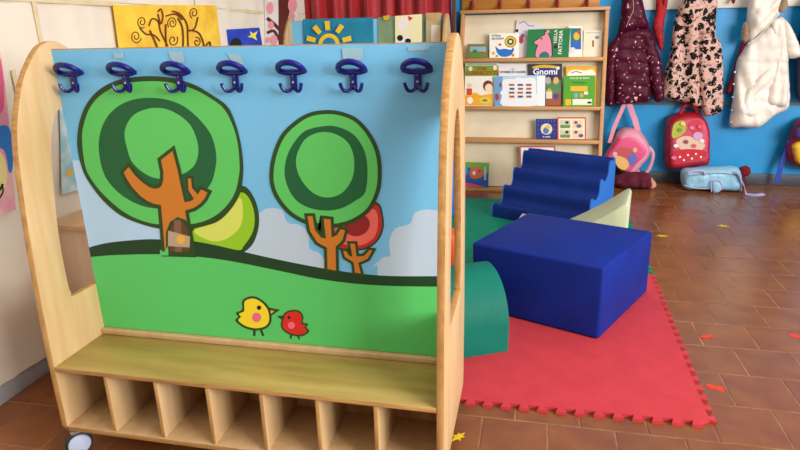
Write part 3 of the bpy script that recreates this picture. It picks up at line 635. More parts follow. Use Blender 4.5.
sticker((458, 437), (232, 196, 30), .9, 'yellow sticker on the floor beside the front unit', .028)
sticker((707, 337), (214, 62, 40), .4, 'red sticker right of the red mat, farther from its corner', .025)
sticker((798, 337), (214, 62, 40), -.5, 'red sticker at the right edge of the photo')
sticker((715, 388), (214, 62, 40), -.35, 'red sticker close to the near corner of the red mat', .027)

# ------------------------------------------------------------------ book rack
ZT, ZL = 1.312, .03
def rk(z): return 4.90 - (1.31 - z) / 1.31 * .36     # front plane of the leaning rack
BX0, BX1 = -.556, .537
rack = thing('book_rack', 'beech display rack with cream back and rows of picture books', 'book rack', ((BX0 + BX1) / 2, 4.8, 0))
for x0, x1 in ((BX0, BX0 + .026), (BX1 - .026, BX1)):
    prism('side_board', [(rk(0) , 0), (rk(ZT), ZT), (rk(ZT) + .10, ZT), (5.0, .9), (5.0, 0)], 'x', x0, x1, beech, rack, bev=.002)
prism('back_board', [(rk(.02) + .085, .02), (rk(ZT) + .085, ZT - .01), (rk(ZT) + .097, ZT - .01), (rk(.02) + .097, .02)], 'x', BX0 + .026, BX1 - .026, cream, rack)
box('top_board', BX0 - .004, BX1 + .004, rk(ZT) - .006, rk(ZT) + .11, ZT, ZT + .024, beech, rack)
SH = {}
for key, py in (('one', 57.8), ('two', 106.6), ('three', 139.8), ('four', 190.8)):
    z = 1.0
    for _ in range(30): z = ony((533, py), rk(z)).z
    SH[key] = z
    box('shelf', BX0 + .026, BX1 - .026, rk(z) - .002, rk(z) + .088, z - .026, z, beech, rack)
def bk(px, key, yo):  # point on the tilted plane of a row, yo behind the rack front
    z0 = SH[key]; d = ray(px); nrm = Vector((0, -1, .275)).normalized(); p0 = Vector((0, rk(z0) + yo, z0)); t = (p0 - CAM).dot(nrm) / d.dot(nrm); return CAM + d * t
NR = Vector((0, -1, .275)).normalized()
def book(key, quad, yo, th, cover, label, prints=(), texts=(), pages=True, spine=None):
    """quad: px corners bl, br, tr, tl of the front cover; bottom corners sit on the shelf"""
    q = [bk(p, key, yo) for p in quad]
    ex = (q[1] - q[0]); lift = min(v.z for v in q[:2]) - SH[key]
    up = Vector((0, .275, 1)).normalized(); q = [v - up * (lift / up.z) for v in q]
    lx = ex.normalized()
    t = thing('picture_book', label, 'book', ((q[0].x + q[1].x) / 2, q[0].y, SH[key]), group='picture books on the rack')
    def slab(name, a, b, m, inset=0):
        bm = bmesh.new(); c = sum(q, Vector()) / 4
        qq = [v + (c - v) * inset for v in q]; f = [bm.verts.new(v - NR * a) for v in qq]; k = [bm.verts.new(v - NR * b) for v in qq]
        bm.faces.new(f); bm.faces.new(k[::-1])
        for i in range(4): bm.faces.new((f[i], k[i], k[(i + 1) % 4], f[(i + 1) % 4]))
        return build(name, bm, m, t)
    fr = slab('front_cover', 0, .0025, cover)
    if pages: slab('pages', .0026, th - .0026, flat('pages', (240, 234, 218)), .025)
    slab('back_cover', th - .0025, th, cover)
    if spine is not None:
        bm = bmesh.new(); s = [q[0] - lx * .003, q[0], q[3], q[3] - lx * .003]; f = [bm.verts.new(v) for v in s]; k = [bm.verts.new(v - NR * th) for v in s]; bm.faces.new(f); bm.faces.new(k[::-1])
        for i in range(4): bm.faces.new((f[i], k[i], k[(i + 1) % 4], f[(i + 1) % 4]))
        build('spine', bm, spine, t)
    dz = up * (lift / up.z)
    if prints: print_flat('cover_print', prints, lambda p, k: bk(p, key, yo) - dz + NR * (.0006 + .0004 * k), fr)
    for n_, (txt, px, size, col, ang) in enumerate(texts):
        o0 = bk(px, key, yo) - dz + NR * .0062; ca, sa = math.cos(ang), math.sin(ang)
        bm = bmesh.new(); text_bm(bm, txt, size, lambda p: o0 + Vector((1, 0, 0)) * (p[0] * ca - p[1] * sa) + up * (p[0] * sa + p[1] * ca)); build('cover_title', bm, flat('ink_%d_%d_%d' % col, col), fr, smooth='keep')
    return t
C_ = lambda n, c: flat('cover_' + n, c, .35)
def rect(x0, y0, x1, y1): return [(x0, y1), (x1, y1), (x1, y0), (x0, y0)]
# top row
book('one', rect(467.5, 43.5, 488, 57.6), .030, .02, C_('olive', (122, 118, 66)), 'small olive framed board book at the left end of the top shelf', [(rect(470, 46, 486, 56.5), flat('sky_s', (140, 176, 196))), (rect(470, 51, 486, 56.5), flat('meadow', (94, 140, 60))), (ell((475, 51), 2.5, 2), flat('tree_s', (64, 124, 52))), (ell((482, 52.5), 2, 1.2), flat('roof_s', (180, 70, 50)))])
book('one', [(512, 57.6), (540, 57.6), (545, 26), (517, 20)], .066, .008, C_('lilac', (214, 208, 216)), 'pale lilac sheet book leaning behind the white bird book', [(stroke(O([(519, 24), (524, 22), (529, 26), (534, 26)]), .9), flat('lilac_ink', (130, 110, 160))), (ell((522.5, 36), 2, 2), flat('blue_dot', (80, 110, 180))), (ell((521, 40), 2.4, 4), flat('red_dot', (190, 50, 60))), (ell((517, 31), 1.5, 1.5), blk)])
wb = book('one', rect(489.5, 33, 519, 57.6), .026, .018, C_('white', (240, 238, 228)), 'white picture book with a blue whale bird and yellow badge', [(sm2([(495.5, 46), (499, 49), (505, 48.5), (511, 49.5), (513, 47), (514, 50), (510, 55.5), (502, 56.5), (497, 52.5)], 4), flat('bird_blue', (38, 110, 200))), (ell((510.5, 41.5), 5.8, 5.8), flat('badge_rim', (150, 60, 40))), (ell((510.5, 41.5), 5, 5), flat('badge_yellow', (236, 200, 40))), (ell((510.5, 41.5), 3.4, 3.4), flat('badge_green', (40, 90, 60))), (ell((510.5, 41.5), 1.6, 1.6), flat('badge_white', (220, 224, 220))), (ell((493.5, 53), 1.6, 1.6), flat('dot_g', (200, 190, 60))), (ell((513, 55), 1.5, 1.5), flat('dot_o', (226, 120, 40))), (ell((500, 44.5), 1.4, 1.2), flat('dot_r', (210, 60, 50))), (ell((497, 55.8), 1.3, 1.1), flat('dot_l', (120, 180, 80)))], [('Il Circo', (496.5, 36.3), .022, (60, 50, 50), 0), ('dei Colori', (497.8, 39.3), .022, (60, 50, 50), 0)])
pigm = flat('pig_pink', (222, 140, 164))
book('one', [(526.5, 57.6), (568.5, 57.2), (570.5, 28), (528, 29.5)], .018, .022, C_('farm_green', (26, 120, 66)), 'green farm board book with a pink pig at the centre of the top shelf', [(sm2([(536, 57), (535.5, 50), (537, 45), (534, 44.5), (533.6, 41), (536.5, 39.5), (541, 36), (544.5, 34), (545, 30.5), (548, 32), (549.5, 35), (552, 42), (552.5, 50), (551, 57)], 4), blk), (sm2([(536.6, 57), (536.3, 50), (538, 45), (535, 44), (534.6, 41.4), (537, 40.2), (541, 37), (545, 34.6), (545.5, 32), (547.5, 33), (548.8, 35.5), (551, 42), (551.5, 50), (550.3, 57)], 4), pigm), (sm2([(539.5, 57.4), (540, 54), (544, 51.5), (548, 53), (549, 57.4)], 4), flat('pig_hole', (40, 110, 110))), (ell((541.5, 38.6), 1, .9), blk), (ell((548, 31.5), 1.6, 1.6), pigm), ([(554, 46), (557, 44), (557, 48), (554, 48.5)], blk)], [('NELLA', (557, 36.5), .034, (226, 224, 214), math.pi / 2), ('FATTORIA', (562.2, 42.5), .038, (236, 234, 226), math.pi / 2)])
book('one', rect(568.5, 26.5, 582.5, 57.6), .055, .012, C_('white2', (236, 232, 222)), 'white book with a teal picture right of the pig book', [(rect(570.5, 29, 581, 43), flat('teal_pic', (34, 120, 130))), (ell((576.5, 37), 3, 4), flat('pic_yellow', (228, 180, 50))), (ell((579, 33), 1.6, 2), flat('pic_red', (200, 70, 50))), (rect(570.5, 43, 581, 50), flat('pic_blue', (50, 100, 190))), (ell((572.5, 51), 3, 3), flat('pic_white', (220, 220, 224)))])
book('one', [(583, 57.4), (601.2, 57.2), (602.2, 31), (583.8, 30.5)], .060, .01, C_('ivory', (236, 226, 200)), 'ivory thin booklet at the right end of the top shelf', [(rect(592, 41, 594, 47.5), flat('fig_b', (150, 110, 70))), (rect(595, 36.5, 599, 39.5), flat('fig_blue', (130, 140, 180))), (rect(586, 33, 600, 33.8), flat('fig_l', (190, 180, 160)))])
# second row
book('two', [(464.5, 106.3), (493.5, 106.3), (498.5, 63.5), (465.2, 63.5)], .035, .014, C_('activity', (240, 236, 224)), 'white and green activity book with frames at the left of the second shelf', [([(465.3, 66), (498.2, 66), (497, 76.5), (465.2, 76.5)], flat('activity_green', (106, 158, 44))), ([(465, 96), (475, 93), (481, 96), (492, 94), (493, 105.8), (465, 105.8)], flat('activity_orange', (240, 170, 40))), (rect(466.5, 89, 472, 95.5), flat('toy_red', (206, 72, 40))), (ell((469.5, 86), 2.2, 2.4), flat('toy_skin', (240, 200, 160))), (ell((488, 86.5), 5, 5.5), flat('hair', (110, 50, 30))), (ell((489, 88.5), 4, 4.2), flat('face', (248, 214, 190))), (ell((485, 101), 6, 3.2), flat('plate_lime', (206, 214, 90))), (ell((485, 101), 2.6, 1.3), flat('plate_red', (200, 80, 40))), (ell((470, 101), 3, 3.4), flat('toy_white', (246, 240, 230))), (ell((470.5, 69.5), 2, 2.4), flat('face', (248, 214, 190))), (ell((495, 68.5), 2, 2.4), flat('face', (248, 214, 190))), ([(466, 64.2), (497, 64.2), (497, 65.2), (466, 65.2)], flat('binding', (120, 120, 110)))], [('CORNICETTE', (482.5, 75.4), .043, (196, 62, 30), 0), ('PRIME', (482, 70.4), .03, (176, 96, 40), 0)])
book('two', rect(498.5, 64.5, 527.5, 106.3), .055, .012, C_('white3', (232, 232, 232)), 'white book with navy lettering behind the open pale blue book', [], [('STORIE DI CUORE', (513, 73.8), .024, (36, 42, 120), 0), ('storie', (513, 70.4), .014, (120, 120, 140), 0)])
book('two', [(528, 106.3), (561.5, 106), (562.2, 64), (527.6, 64.4)], .040, .016, C_('black_book', (58, 54, 44)), 'dark gnome picture book with blue title banner', [(sm2([(534, 66.5), (545, 65), (556.5, 66.5), (556, 69), (534, 69)], 3), flat('gn_yellow', (214, 174, 50))), (sm2([(533, 69), (557, 69), (557, 75.5), (545, 77), (533, 75.5)], 3), flat('gn_blue', (30, 44, 140))), ([(546, 83), (561, 80), (561, 94), (546, 96)], flat('gn_green', (84, 132, 84))), ([(546, 95), (561, 93), (561, 105.8), (546, 105.8)], flat('gn_red', (160, 84, 60))), (ell((548, 81), 3, 3.6), flat('gn_grey', (180, 170, 160))), (ell((556, 81), 2.8, 3.6), flat('gn_skin', (216, 170, 120))), (rect(546, 92, 552, 99), flat('gn_cream', (226, 216, 190))), (ell((556, 97), 2.6, 3), flat('gn_b', (60, 80, 130))), ([(546, 92), (549, 88.5), (553, 92)], flat('gn_yel2', (220, 170, 40))), (rect(556.5, 67, 559.5, 70), flat('gn_w', (230, 230, 230)))], [('Gnomi', (545, 75), .066, (240, 240, 240), 0)])
book('two', [(494.5, 106.3), (545, 106.3), (545.5, 75.2), (494.2, 76.2)], .012, .012, C_('pale_blue', (178, 206, 228)), 'open pale blue picture book with rows of small letters', [([(494.6, 106), (502.5, 106), (502.5, 76.4), (494.4, 76.6)], flat('pb_spine', (104, 160, 206))), (sm2([(503, 80), (515, 79), (517, 77), (524, 78.5), (535, 78.5), (536, 92), (536, 105.5), (502.5, 105.5), (502, 96), (500, 93), (502.5, 89)], 3), flat('pb_white', (230, 234, 238))), (rect(537, 76, 545, 105.8), flat('pb_strip', (232, 238, 242))), (ell((497, 97), 2, 3.6), flat('pb_red', (170, 60, 60))), (ell((500.5, 85), 1.2, 2.4), flat('pb_red', (170, 60, 60)))] + [(rect(509 + 8.5 * c + (r % 2) * .6, 84 + r * 3.9, 514.5 + 8.5 * c, 86 + r * 3.9), flat('pb_let%d' % ((r + c) % 3), ((196, 80, 60), (70, 80, 130), (150, 90, 60))[(r + c) % 3])) for r in range(4) for c in range(3)])
book('two', rect(566, 66.5, 596.5, 106.2), .055, .012, C_('amber', (232, 176, 40)), 'amber yellow book behind the green book', [(sm2([(569, 72), (575, 70), (585, 71), (593, 70), (594, 78), (569, 78)], 3), flat('amb_w', (240, 236, 220))), (stroke(O([(571, 73.5), (576, 72), (582, 73.5)]), .7), blk)])
book('two', [(563.5, 106.3), (594.5, 106), (595, 75.2), (563.9, 75.8)], .018, .022, C_('leaf_green', (82, 160, 46)), 'bright green book standing in front of the amber book', [(rect(570.5, 86, 587.5, 91), flat('gb_amber', (236, 180, 50))), (rect(565.5, 99, 571, 105), flat('gb_amber', (236, 180, 50))), (rect(572.5, 99, 592, 104.8), flat('gb_cream', (236, 232, 212))), (ell((576, 95.5), 2.4, 2.6), flat('gb_blue', (120, 170, 180))), (ell((581.5, 95.3), 2, 2.4), flat('gb_tan', (210, 160, 110))), (rect(584, 91.5, 588, 94.5), flat('gb_white', (230, 230, 224))), (rect(587.5, 101.5, 591.5, 103.5), blk)], [('Guarda un fiore!', (579.5, 78.9), .021, (226, 240, 210), 0), ('libro da leggere', (579.5, 83), .016, (60, 120, 40), 0)], spine=C_('leaf_green2', (70, 140, 40)))
book('two', rect(597, 80, 600.5, 106.2), .060, .008, C_('straw', (206, 198, 140)), 'narrow straw coloured booklet at the right end of the second shelf', [])
# third row
book('three', rect(536, 118.3, 557, 138.8), .022, .02, C_('night_blue', (38, 52, 130)), 'small dark blue board book with a cream medallion', [(ell((546.5, 128.5), 5.8, 5.6), flat('med_cream', (230, 214, 186))), (ell((546, 130), 3, 3.4), flat('med_blue', (80, 120, 170))), (ell((548, 126.5), 2.2, 2), flat('med_gold', (220, 180, 110)))] + [(ell((538.5 + 3.2 * (k % 6), 120.5 + 4.2 * (k // 6)), .35, .35, 8), flat('med_dot', (190, 190, 210))) for k in range(24) if k not in (8, 9, 10, 14, 15, 16, 13)], [('le stelle', (546.5, 137), .018, (230, 230, 240), 0)], spine=C_('spine_blue', (70, 140, 190)))
book('three', rect(557.3, 116.2, 586, 138.8), .016, .014, C_('red_frame', (196, 74, 74)), 'red framed book with four small farm scenes', [(rect(558.6, 117.6, 584.8, 138), flat('rf_cream', (240, 228, 200)))] + [(rect(560 + 12.5 * c, 119 + 9.7 * r, 570.5 + 12.5 * c, 127.2 + 9.7 * r), flat('rf_p%d' % c, ((196, 204, 180), (226, 206, 170))[c])) for r in range(2) for c in range(2)] + [(rect(560.5, 124 + 9.7 * r, 570, 127 + 9.7 * r), flat('rf_green', (110, 140, 70))) for r in range(2)] + [(ell((567 + 9 * c, 121.5 + 9.7 * r), 1.8, 1.4), flat('rf_d%d' % c, ((50, 50, 60), (150, 60, 60))[c])) for r in range(2) for c in range(2)] + [(ell((579 + 2 * r, 125 + 9.7 * r), 2.4, 1.8), flat('rf_blue', (90, 100, 140))) for r in range(2)])
# bottom row
book('four', rect(519.5, 146.8, 555.3, 190.4), .030, .02, C_('brick', (196, 84, 66)), 'brick red framed book standing behind the blue steps', [(rect(521, 148.5, 553.8, 189), flat('br_white', (226, 226, 228))), (ell((538, 158), 11, 8.5), flat('br_orange', (206, 92, 44))), (rect(525, 160, 551, 188), flat('br_pale', (214, 214, 220)))])
book('four', [(462, 189.5), (488, 189.8), (489, 164.7), (462, 163.8)], .030, .018, C_('rainbow', (106, 164, 60)), 'colourful green blue and pink book at the left of the bottom shelf', [([(462, 168), (470, 170), (484, 178), (488.5, 174), (488, 189.3), (462, 189)], flat('rb_blue', (40, 90, 170))), ([(462, 184), (474, 186), (486, 189.3), (462, 189)], flat('rb_pink', (226, 80, 130))), (sm2([(470, 172), (476, 168), (482, 172), (483, 178), (476, 181), (470, 179)], 3), flat('rb_tan', (200, 110, 80))), (ell((474, 175), 1.6, 2), flat('rb_w', (230, 220, 210))), (ell((479.5, 173), 1.5, 1.6), flat('rb_r', (190, 60, 50))), (rect(484, 169, 486, 182), flat('rb_pale', (170, 190, 220))), (ell((466, 173), 2, 4), flat('rb_sky', (60, 150, 210)))])

# ------------------------------------------------------------------ hook boards on the back wall
hb = thing('hook_board', 'orange brown wooden board with red hooks above the book rack', 'hook board', (ony((530, 5), 5.0).x, 5.0, 1.34))
xa, xb = ony((461.5, 8), 5.0).x, ony((599.5, 8), 5.0).x
box('board', xa, xb, 5.005, YB, 1.338, 1.47, M('oak_board', (184, 124, 48), .45, (166, 106, 36), 5, (.6, 6, 6)), hb, .003)
redp = M('red_enamel', (134, 18, 26), .3)
def red_hook(parent, x, z, s=1):
    bm = bmesh.new(); bbox(bm, x - .014 * s, x + .014 * s, 4.992, 5.004, z + .03, z + .085, .003); h = build('hook', bm, redp, parent, smooth=True)
    tube('hook_arm', catmull([(x, 4.995, z + .06), (x, 4.975, z + .035), (x, 4.955, z + .012), (x, 4.94, z + .015), (x, 4.93, z + .04)], 3, False), [.013 - .0005 * k for k in range(13)], redp, h)
for px in (472.5, 500, 528.5, 557, 586.5): red_hook(hb, ony((px, 8), 5.0).x, 1.325)
cr = thing('coat_rail', 'white board with red hooks carrying the coats', 'coat rail', (1.6, 5.0, 1.36))
box('board', ony((640, 5), 5.0).x, 2.75, 5.005, YB, 1.305, 1.46, M('white_board', (228, 224, 212), .5, (220, 216, 204), 5), cr, .003)
for px in (629, 662, 697, 731, 764, 803): red_hook(cr, ony((px, 4), 5.0).x, 1.33) if px > 640 else None

# ------------------------------------------------------------------ coats
YCO = 4.95
def quilt(p, sz, amp=.17): return lambda x, z: 1 - amp + amp * abs(math.sin(z * math.pi / sz + .4 * math.sin(x * 9))) ** .5 + .10 * noise.noise((x * 16, z * 16, p))
def folds(p, sc=9, amp=.3): return lambda x, z: 1 + amp * noise.noise((x * sc, z * sc * .45, p)) + .12 * noise.noise((x * 34, z * 24, p))
burg = spots('burgundy_print', (70, 8, 36), [((196, 120, 150), 26, .17, .6), ((226, 170, 190), 16, .13, .7), ((168, 70, 110), 60, .14, .2)], .5, 0)
def coat(name, label, px, y=YCO):
    c = ony(px, y); return thing(name, label, 'coat', (c.x, y, c.z), group='coats on the wall')
j = coat('padded_jacket', 'burgundy padded hooded jacket with pink flecks beside the book rack', (632, 104))
puff('body', pxo([(619, 32), (634, 27), (648, 27), (655, 41), (651, 70), (650, 99), (638, 103), (624, 104.5), (615, 104), (612, 80), (609, 52)], YCO), YCO, .085, burg, j, .05, relief=quilt(1, .085))
puff('hood', pxo([(621.5, 3), (624, -10), (632, -15), (640, -10), (643, 2), (646, 16), (649, 27), (640, 30), (627, 32), (618.5, 33), (620.5, 18)], YCO - .02), YCO - .02, .075, burg, j, .05, relief=folds(2))
puff('sleeve', pxo([(618, 36), (609, 45), (606.3, 55), (605, 80), (605.5, 103), (609, 106), (613.5, 105), (615.5, 85), (616, 62), (620, 45)], YCO - .03), YCO - .03, .06, burg, j, .035, relief=quilt(3, .07))
puff('sleeve', pxo([(643, 33), (651, 36), (658, 50), (662, 66), (664, 85), (664, 98), (659, 102), (654.5, 101), (651, 88), (647, 68), (642, 48)], YCO - .035), YCO - .035, .06, burg, j, .035, relief=quilt(4, .07))
hc = ony((635.7, 98), YCO - .09); hs = .013
ht = [(hs * 1.0 * 16 * math.sin(t) ** 3 / 16, hs * (13 * math.cos(t) - 5 * math.cos(2 * t) - 2 * math.cos(3 * t) - math.cos(4 * t)) / 16) for t in [2 * math.pi * k / 24 for k in range(24)]]
prism('heart_patch', [(hc.x + a, hc.z + b) for a, b in ht], 'y', YCO - .094, YCO - .07, flat('heart', (230, 184, 180)), j)
hc_ = flat('zip_line', (206, 150, 140))
tube('hood_trim', [ony(p, YCO - .098) for p in O([(632, -8), (633.5, 8), (630, 18), (626, 27)])], .0022, hc_, j, 6)
sc = puff('scarf', pxo([(657, -6), (664, -12), (668, -2), (666, 12), (663.5, 26), (663, 48), (660, 50.5), (657, 44), (653, 30), (652.5, 26), (655.5, 12)], 4.97), 4.97, .03, M('red_scarf', (176, 20, 30), .8, (140, 12, 24), 40, contrast=(.5, .6)), None, .03, relief=folds(5), center=True); tag(sc, 'red scarf hanging between the burgundy jacket and the pink coat', 'scarf', 'coats on the wall')
pinkc = spots('pink_black_print', (206, 168, 156), [((120, 82, 80), 30, .34, 1.6), ((218, 180, 168), 34, .33, 1.4), ((22, 16, 20), 21, .40, .9), ((18, 14, 18), 13, .34, .8), ((216, 178, 166), 50, .2, .8)], .7, 0)
j = coat('patterned_coat', 'pale pink coat with black blotch print between scarf and white coat', (690, 104))
puff('body', pxo([(678, 12), (690, 6), (712, 20), (715, 40), (714, 70), (712, 108), (705, 112), (700, 109), (690, 105), (682, 102), (670, 100), (659, 97), (660.5, 85), (666, 66), (670.5, 50), (673, 28)], YCO), YCO, .085, pinkc, j, .045, relief=lambda x, z: 1 + .25 * math.sin(x * 46 + z * 6) + .2 * noise.noise((x * 12, z * 8, 4)))
puff('hood', pxo([(678, 14), (682, 0), (690, -12), (702, -15), (714, -8), (717, 2), (716, 14), (714, 32), (704, 36), (692, 30), (684, 20)], YCO - .03), YCO - .03, .07, pinkc, j, .045, relief=folds(6))
puff('sleeve', pxo([(700, 36), (712, 33), (720.5, 43), (722.5, 60), (723, 85), (722, 109), (716, 114), (707, 116.5), (702, 112), (699, 90), (697, 60)], YCO - .045), YCO - .045, .06, pinkc, j, .035, relief=quilt(7, .11, .18))
wcoat = M('white_nylon', (238, 232, 222), .45, (228, 221, 210), 8, bump=.15, bscale=30)
furm = M('beige_fur', (178, 146, 112), .95, (132, 102, 74), 60, bump=1, bscale=150, sheen=.5)
j = coat('long_padded_coat', 'long white padded coat with beige fur hood', (757, 127))
puff('body', pxo([(748, 42), (757, 34), (770, 22), (783, 17), (788, 40), (788, 70), (788.5, 104), (782, 112), (771, 117), (764, 124), (755, 128), (742, 127.5), (729.5, 126.5), (731, 110), (733, 95), (736, 64), (742, 52)], YCO), YCO, .08, wcoat, j, .05, relief=lambda x, z: .84 + .6 * noise.noise((x * 17 + z * 5, z * 2.6, 8)) + .12 * abs(math.sin(z * 34)) ** .4 + .06 * noise.noise((x * 40, z * 30, 2)))
puff('hood', pxo([(748, 4), (754, -10), (766, -15), (778, -10), (781, 4), (779, 13), (768, 25), (758, 34), (748, 42), (746.5, 26)], YCO - .03), YCO - .03, .08, wcoat, j, .05, relief=lambda x, z: .8 + .7 * noise.noise((x * 20 - z * 12, z * 7, 3)) + .14 * abs(math.sin((z + x) * 34)) ** .5)
puff('sleeve', pxo([(783, 19), (790, 26), (797, 41), (801, 55), (797, 58), (789, 58), (785, 50), (782, 34)], YCO - .02), YCO - .02, .07, wcoat, j, .035, relief=quilt(10, .06))
puff('sleeve', pxo([(765, 70), (773, 66), (775, 76), (768, 84), (757, 94), (754, 105), (757, 112), (752, 117), (744, 116), (741.5, 108), (744, 95), (752, 83)], YCO - .06), YCO - .06, .045, wcoat, j, .03, relief=folds(11, 14))
puff('lapel', pxo([(770, 26), (780, 18), (786, 40), (787, 75), (787, 104), (776, 106), (766, 102), (770, 80), (775, 50)], YCO - .05), YCO - .05, .05, wcoat, j, .035, relief=lambda x, z: .84 + .55 * noise.noise((x * 30, z * 3, 9)) + .12 * abs(math.sin(z * 40)) ** .5)
puff('fur_trim', pxo([(743, 24), (747, 22), (749, 30), (748, 40), (744, 43), (741, 36)], YCO - .05), YCO - .05, .04, furm, j, .03, relief=folds(13, 40, .6))
puff('fur_trim', pxo([(774, -4), (781, -8), (787, -2), (787, 8), (782, 13), (777, 11), (779, 4)], YCO - .07), YCO - .07, .04, furm, j, .03, relief=folds(14, 40, .6))
tube('drawstring', [ony(p, YCO - .10) for p in O([(748, 44), (758, 37), (770, 24), (780, 13)])], .003, wcoat, j, 6)
prism('care_label', pxo([(743, 108), (749, 109), (748, 114), (742.5, 113)], YCO - .108), 'y', YCO - .11, YCO - .085, flat('label_white', (216, 224, 236)), j)
for k, p in enumerate(((734.5, 72), (733.5, 84), (732.5, 97), (731.5, 110), (730.8, 122))):
    c = ony(p, YCO - .025); bm = bmesh.new(); lathe_bm(bm, [(.006, -.012), (.006, .012)], 'y', c, 10); build('snap_button', bm, steel, j, smooth=True)
rg = puff('red_garment', pxo([(744, 39), (747, 44), (741, 66), (737, 80), (732, 92), (727, 94), (726, 90), (731, 76), (735, 62), (740, 46)], 4.985), 4.985, .03, M('dark_red_knit', (140, 18, 34), .8, (120, 12, 28), 40), None, .03, center=True); tag(rg, 'dark red garment edge peeking out left of the white coat', 'garment')
nv = coat('navy_jacket', 'navy jacket at the right edge next to the white coat', (812, 100))
ncm = M('navy_nylon', (26, 34, 66), .5, (20, 26, 54), 10, bump=.15, bscale=24)
puff('body', pxo([(800, 30), (814, 22), (828, 30), (834, 60), (832, 98), (815, 102), (797, 99), (794.5, 80), (795.5, 56)], YCO), YCO, .085, ncm, nv, .045, relief=quilt(15, .09))
puff('hood', pxo([(804, 4), (814, -6), (824, 4), (827, 24), (814, 32), (802, 26)], YCO - .03), YCO - .03, .07, ncm, nv, .045)

# ------------------------------------------------------------------ bags
def bag(name, label, px, y, cat='backpack'):
    c = ony(px, y); return thing(name, label, cat, (c.x, y, c.z), group='school bags by the blue wall')
pinkm = M('pink_nylon', (226, 88, 140), .45, (216, 78, 132), 10, bump=.1, bscale=40); pinkl = M('pale_pink_web', (226, 156, 178), .6, (214, 142, 166), 20)
pb = bag('pink_backpack', 'tilted bright pink backpack hanging below the burgundy jacket', (628, 174), 5.0)
outl = [(613, 140.5), (616.7, 131.7), (624.4, 127), (636.7, 128), (644.4, 136), (650, 148), (648, 156), (641, 165), (633, 174.5), (624.4, 174), (613, 164.5), (603.5, 158), (607, 151)]
puff('body', pxo(outl, 4.97), 4.97, .12, pinkl, pb, .05)
fp = puff('front_panel', pxo([(611, 148), (619, 137), (631, 134), (642, 140), (648, 150), (645, 157), (637, 165), (631, 172.5), (624, 172), (614, 164), (606, 158), (607, 153)], 4.89), 4.89, .045, pinkm, pb, .03)
def blobs(layers, y): return lambda p, k: ony(p, y - .0006 * k)
print_flat('printed_patch', [(sm2([(614, 157), (620, 156), (627, 160), (629, 165), (625, 170), (618, 167)], 4), flat('pk_gold', (226, 184, 110))), (sm2([(628, 152), (634, 153), (637, 158), (633, 166), (629, 163)], 4), flat('pk_blue', (100, 110, 190))), (sm2([(617, 150), (623, 147), (630, 149), (632, 154), (624, 157), (618, 155)], 4), flat('pk_red', (190, 90, 90))), (ell((635, 150), 2.2, 2.4), flat('pk_gold', (226, 184, 110))), (ell((615, 154), 2.4, 2), flat('pk_pale', (200, 190, 200)))], blobs(None, 4.8425), fp)
strap('strap', [ony(p, 4.93) for p in O([(626, 100), (621, 112), (614, 128), (609.5, 143)])], .03, .006, pinkl, pb)
strap('strap', [ony(p, 4.925) for p in O([(628, 100), (632, 112), (635, 120), (638, 131)])], .04, .006, pinkl, pb)
tube('strap_loop', [ony(p, 4.90) for p in O([(649, 147), (653, 153), (652, 162), (648, 171), (643, 174), (637, 171)])], .012, pinkl, pb, 8, flat=.5)
ht_ = puff('knit_hat', [(q.x, max(q.z, .002)) for q in (ony(p, 4.80) for p in [(613, 178), (622, 174), (635, 172), (648, 173), (652, 182), (648, 190), (634, 191.5), (621, 189), (613, 184)])], 4.80, .10, M('burgundy_knit', (96, 14, 42), .9, (78, 8, 34), 50, bump=.4, bscale=120), None, .04, relief=folds(16, 20, .4), center=True, back=.9); tag(ht_, 'crumpled burgundy knit hat on the floor under the pink backpack', 'hat')
ms = puff('beige_mitten', [(q.x, max(q.z, .002)) for q in (ony(p, 4.77) for p in [(650, 177), (654, 180), (656.5, 185), (653, 189), (648, 190), (648, 184)])], 4.77, .04, M('beige_wool', (206, 150, 122), .9, (192, 136, 108), 60), None, .025, center=True, back=.6); tag(ms, 'small beige pink mitten lying beside the burgundy hat', 'mitten')
redm = M('red_nylon', (168, 18, 36), .45, (150, 12, 30), 12, bump=.1, bscale=40)
rb = bag('red_backpack', 'red backpack with a glossy pink picture front below the pink coat', (686, 166), 5.0)
puff('body', pxo([(664, 140), (666, 121), (674, 114), (690, 111), (703, 116), (708.5, 130), (708.5, 150), (707, 163), (690, 166), (670, 168.5), (664, 163)], 4.97), 4.97, .12, redm, rb, .045)
fp = puff('front_panel', pxo([(670, 145), (671, 125), (680, 120), (694, 117.5), (703, 119.5), (708, 131), (708, 148), (706.5, 160), (690, 163), (673, 165.5), (670, 160)], 4.87), 4.87, .035, M('glossy_pink', (206, 80, 110), .25), rb, .025)
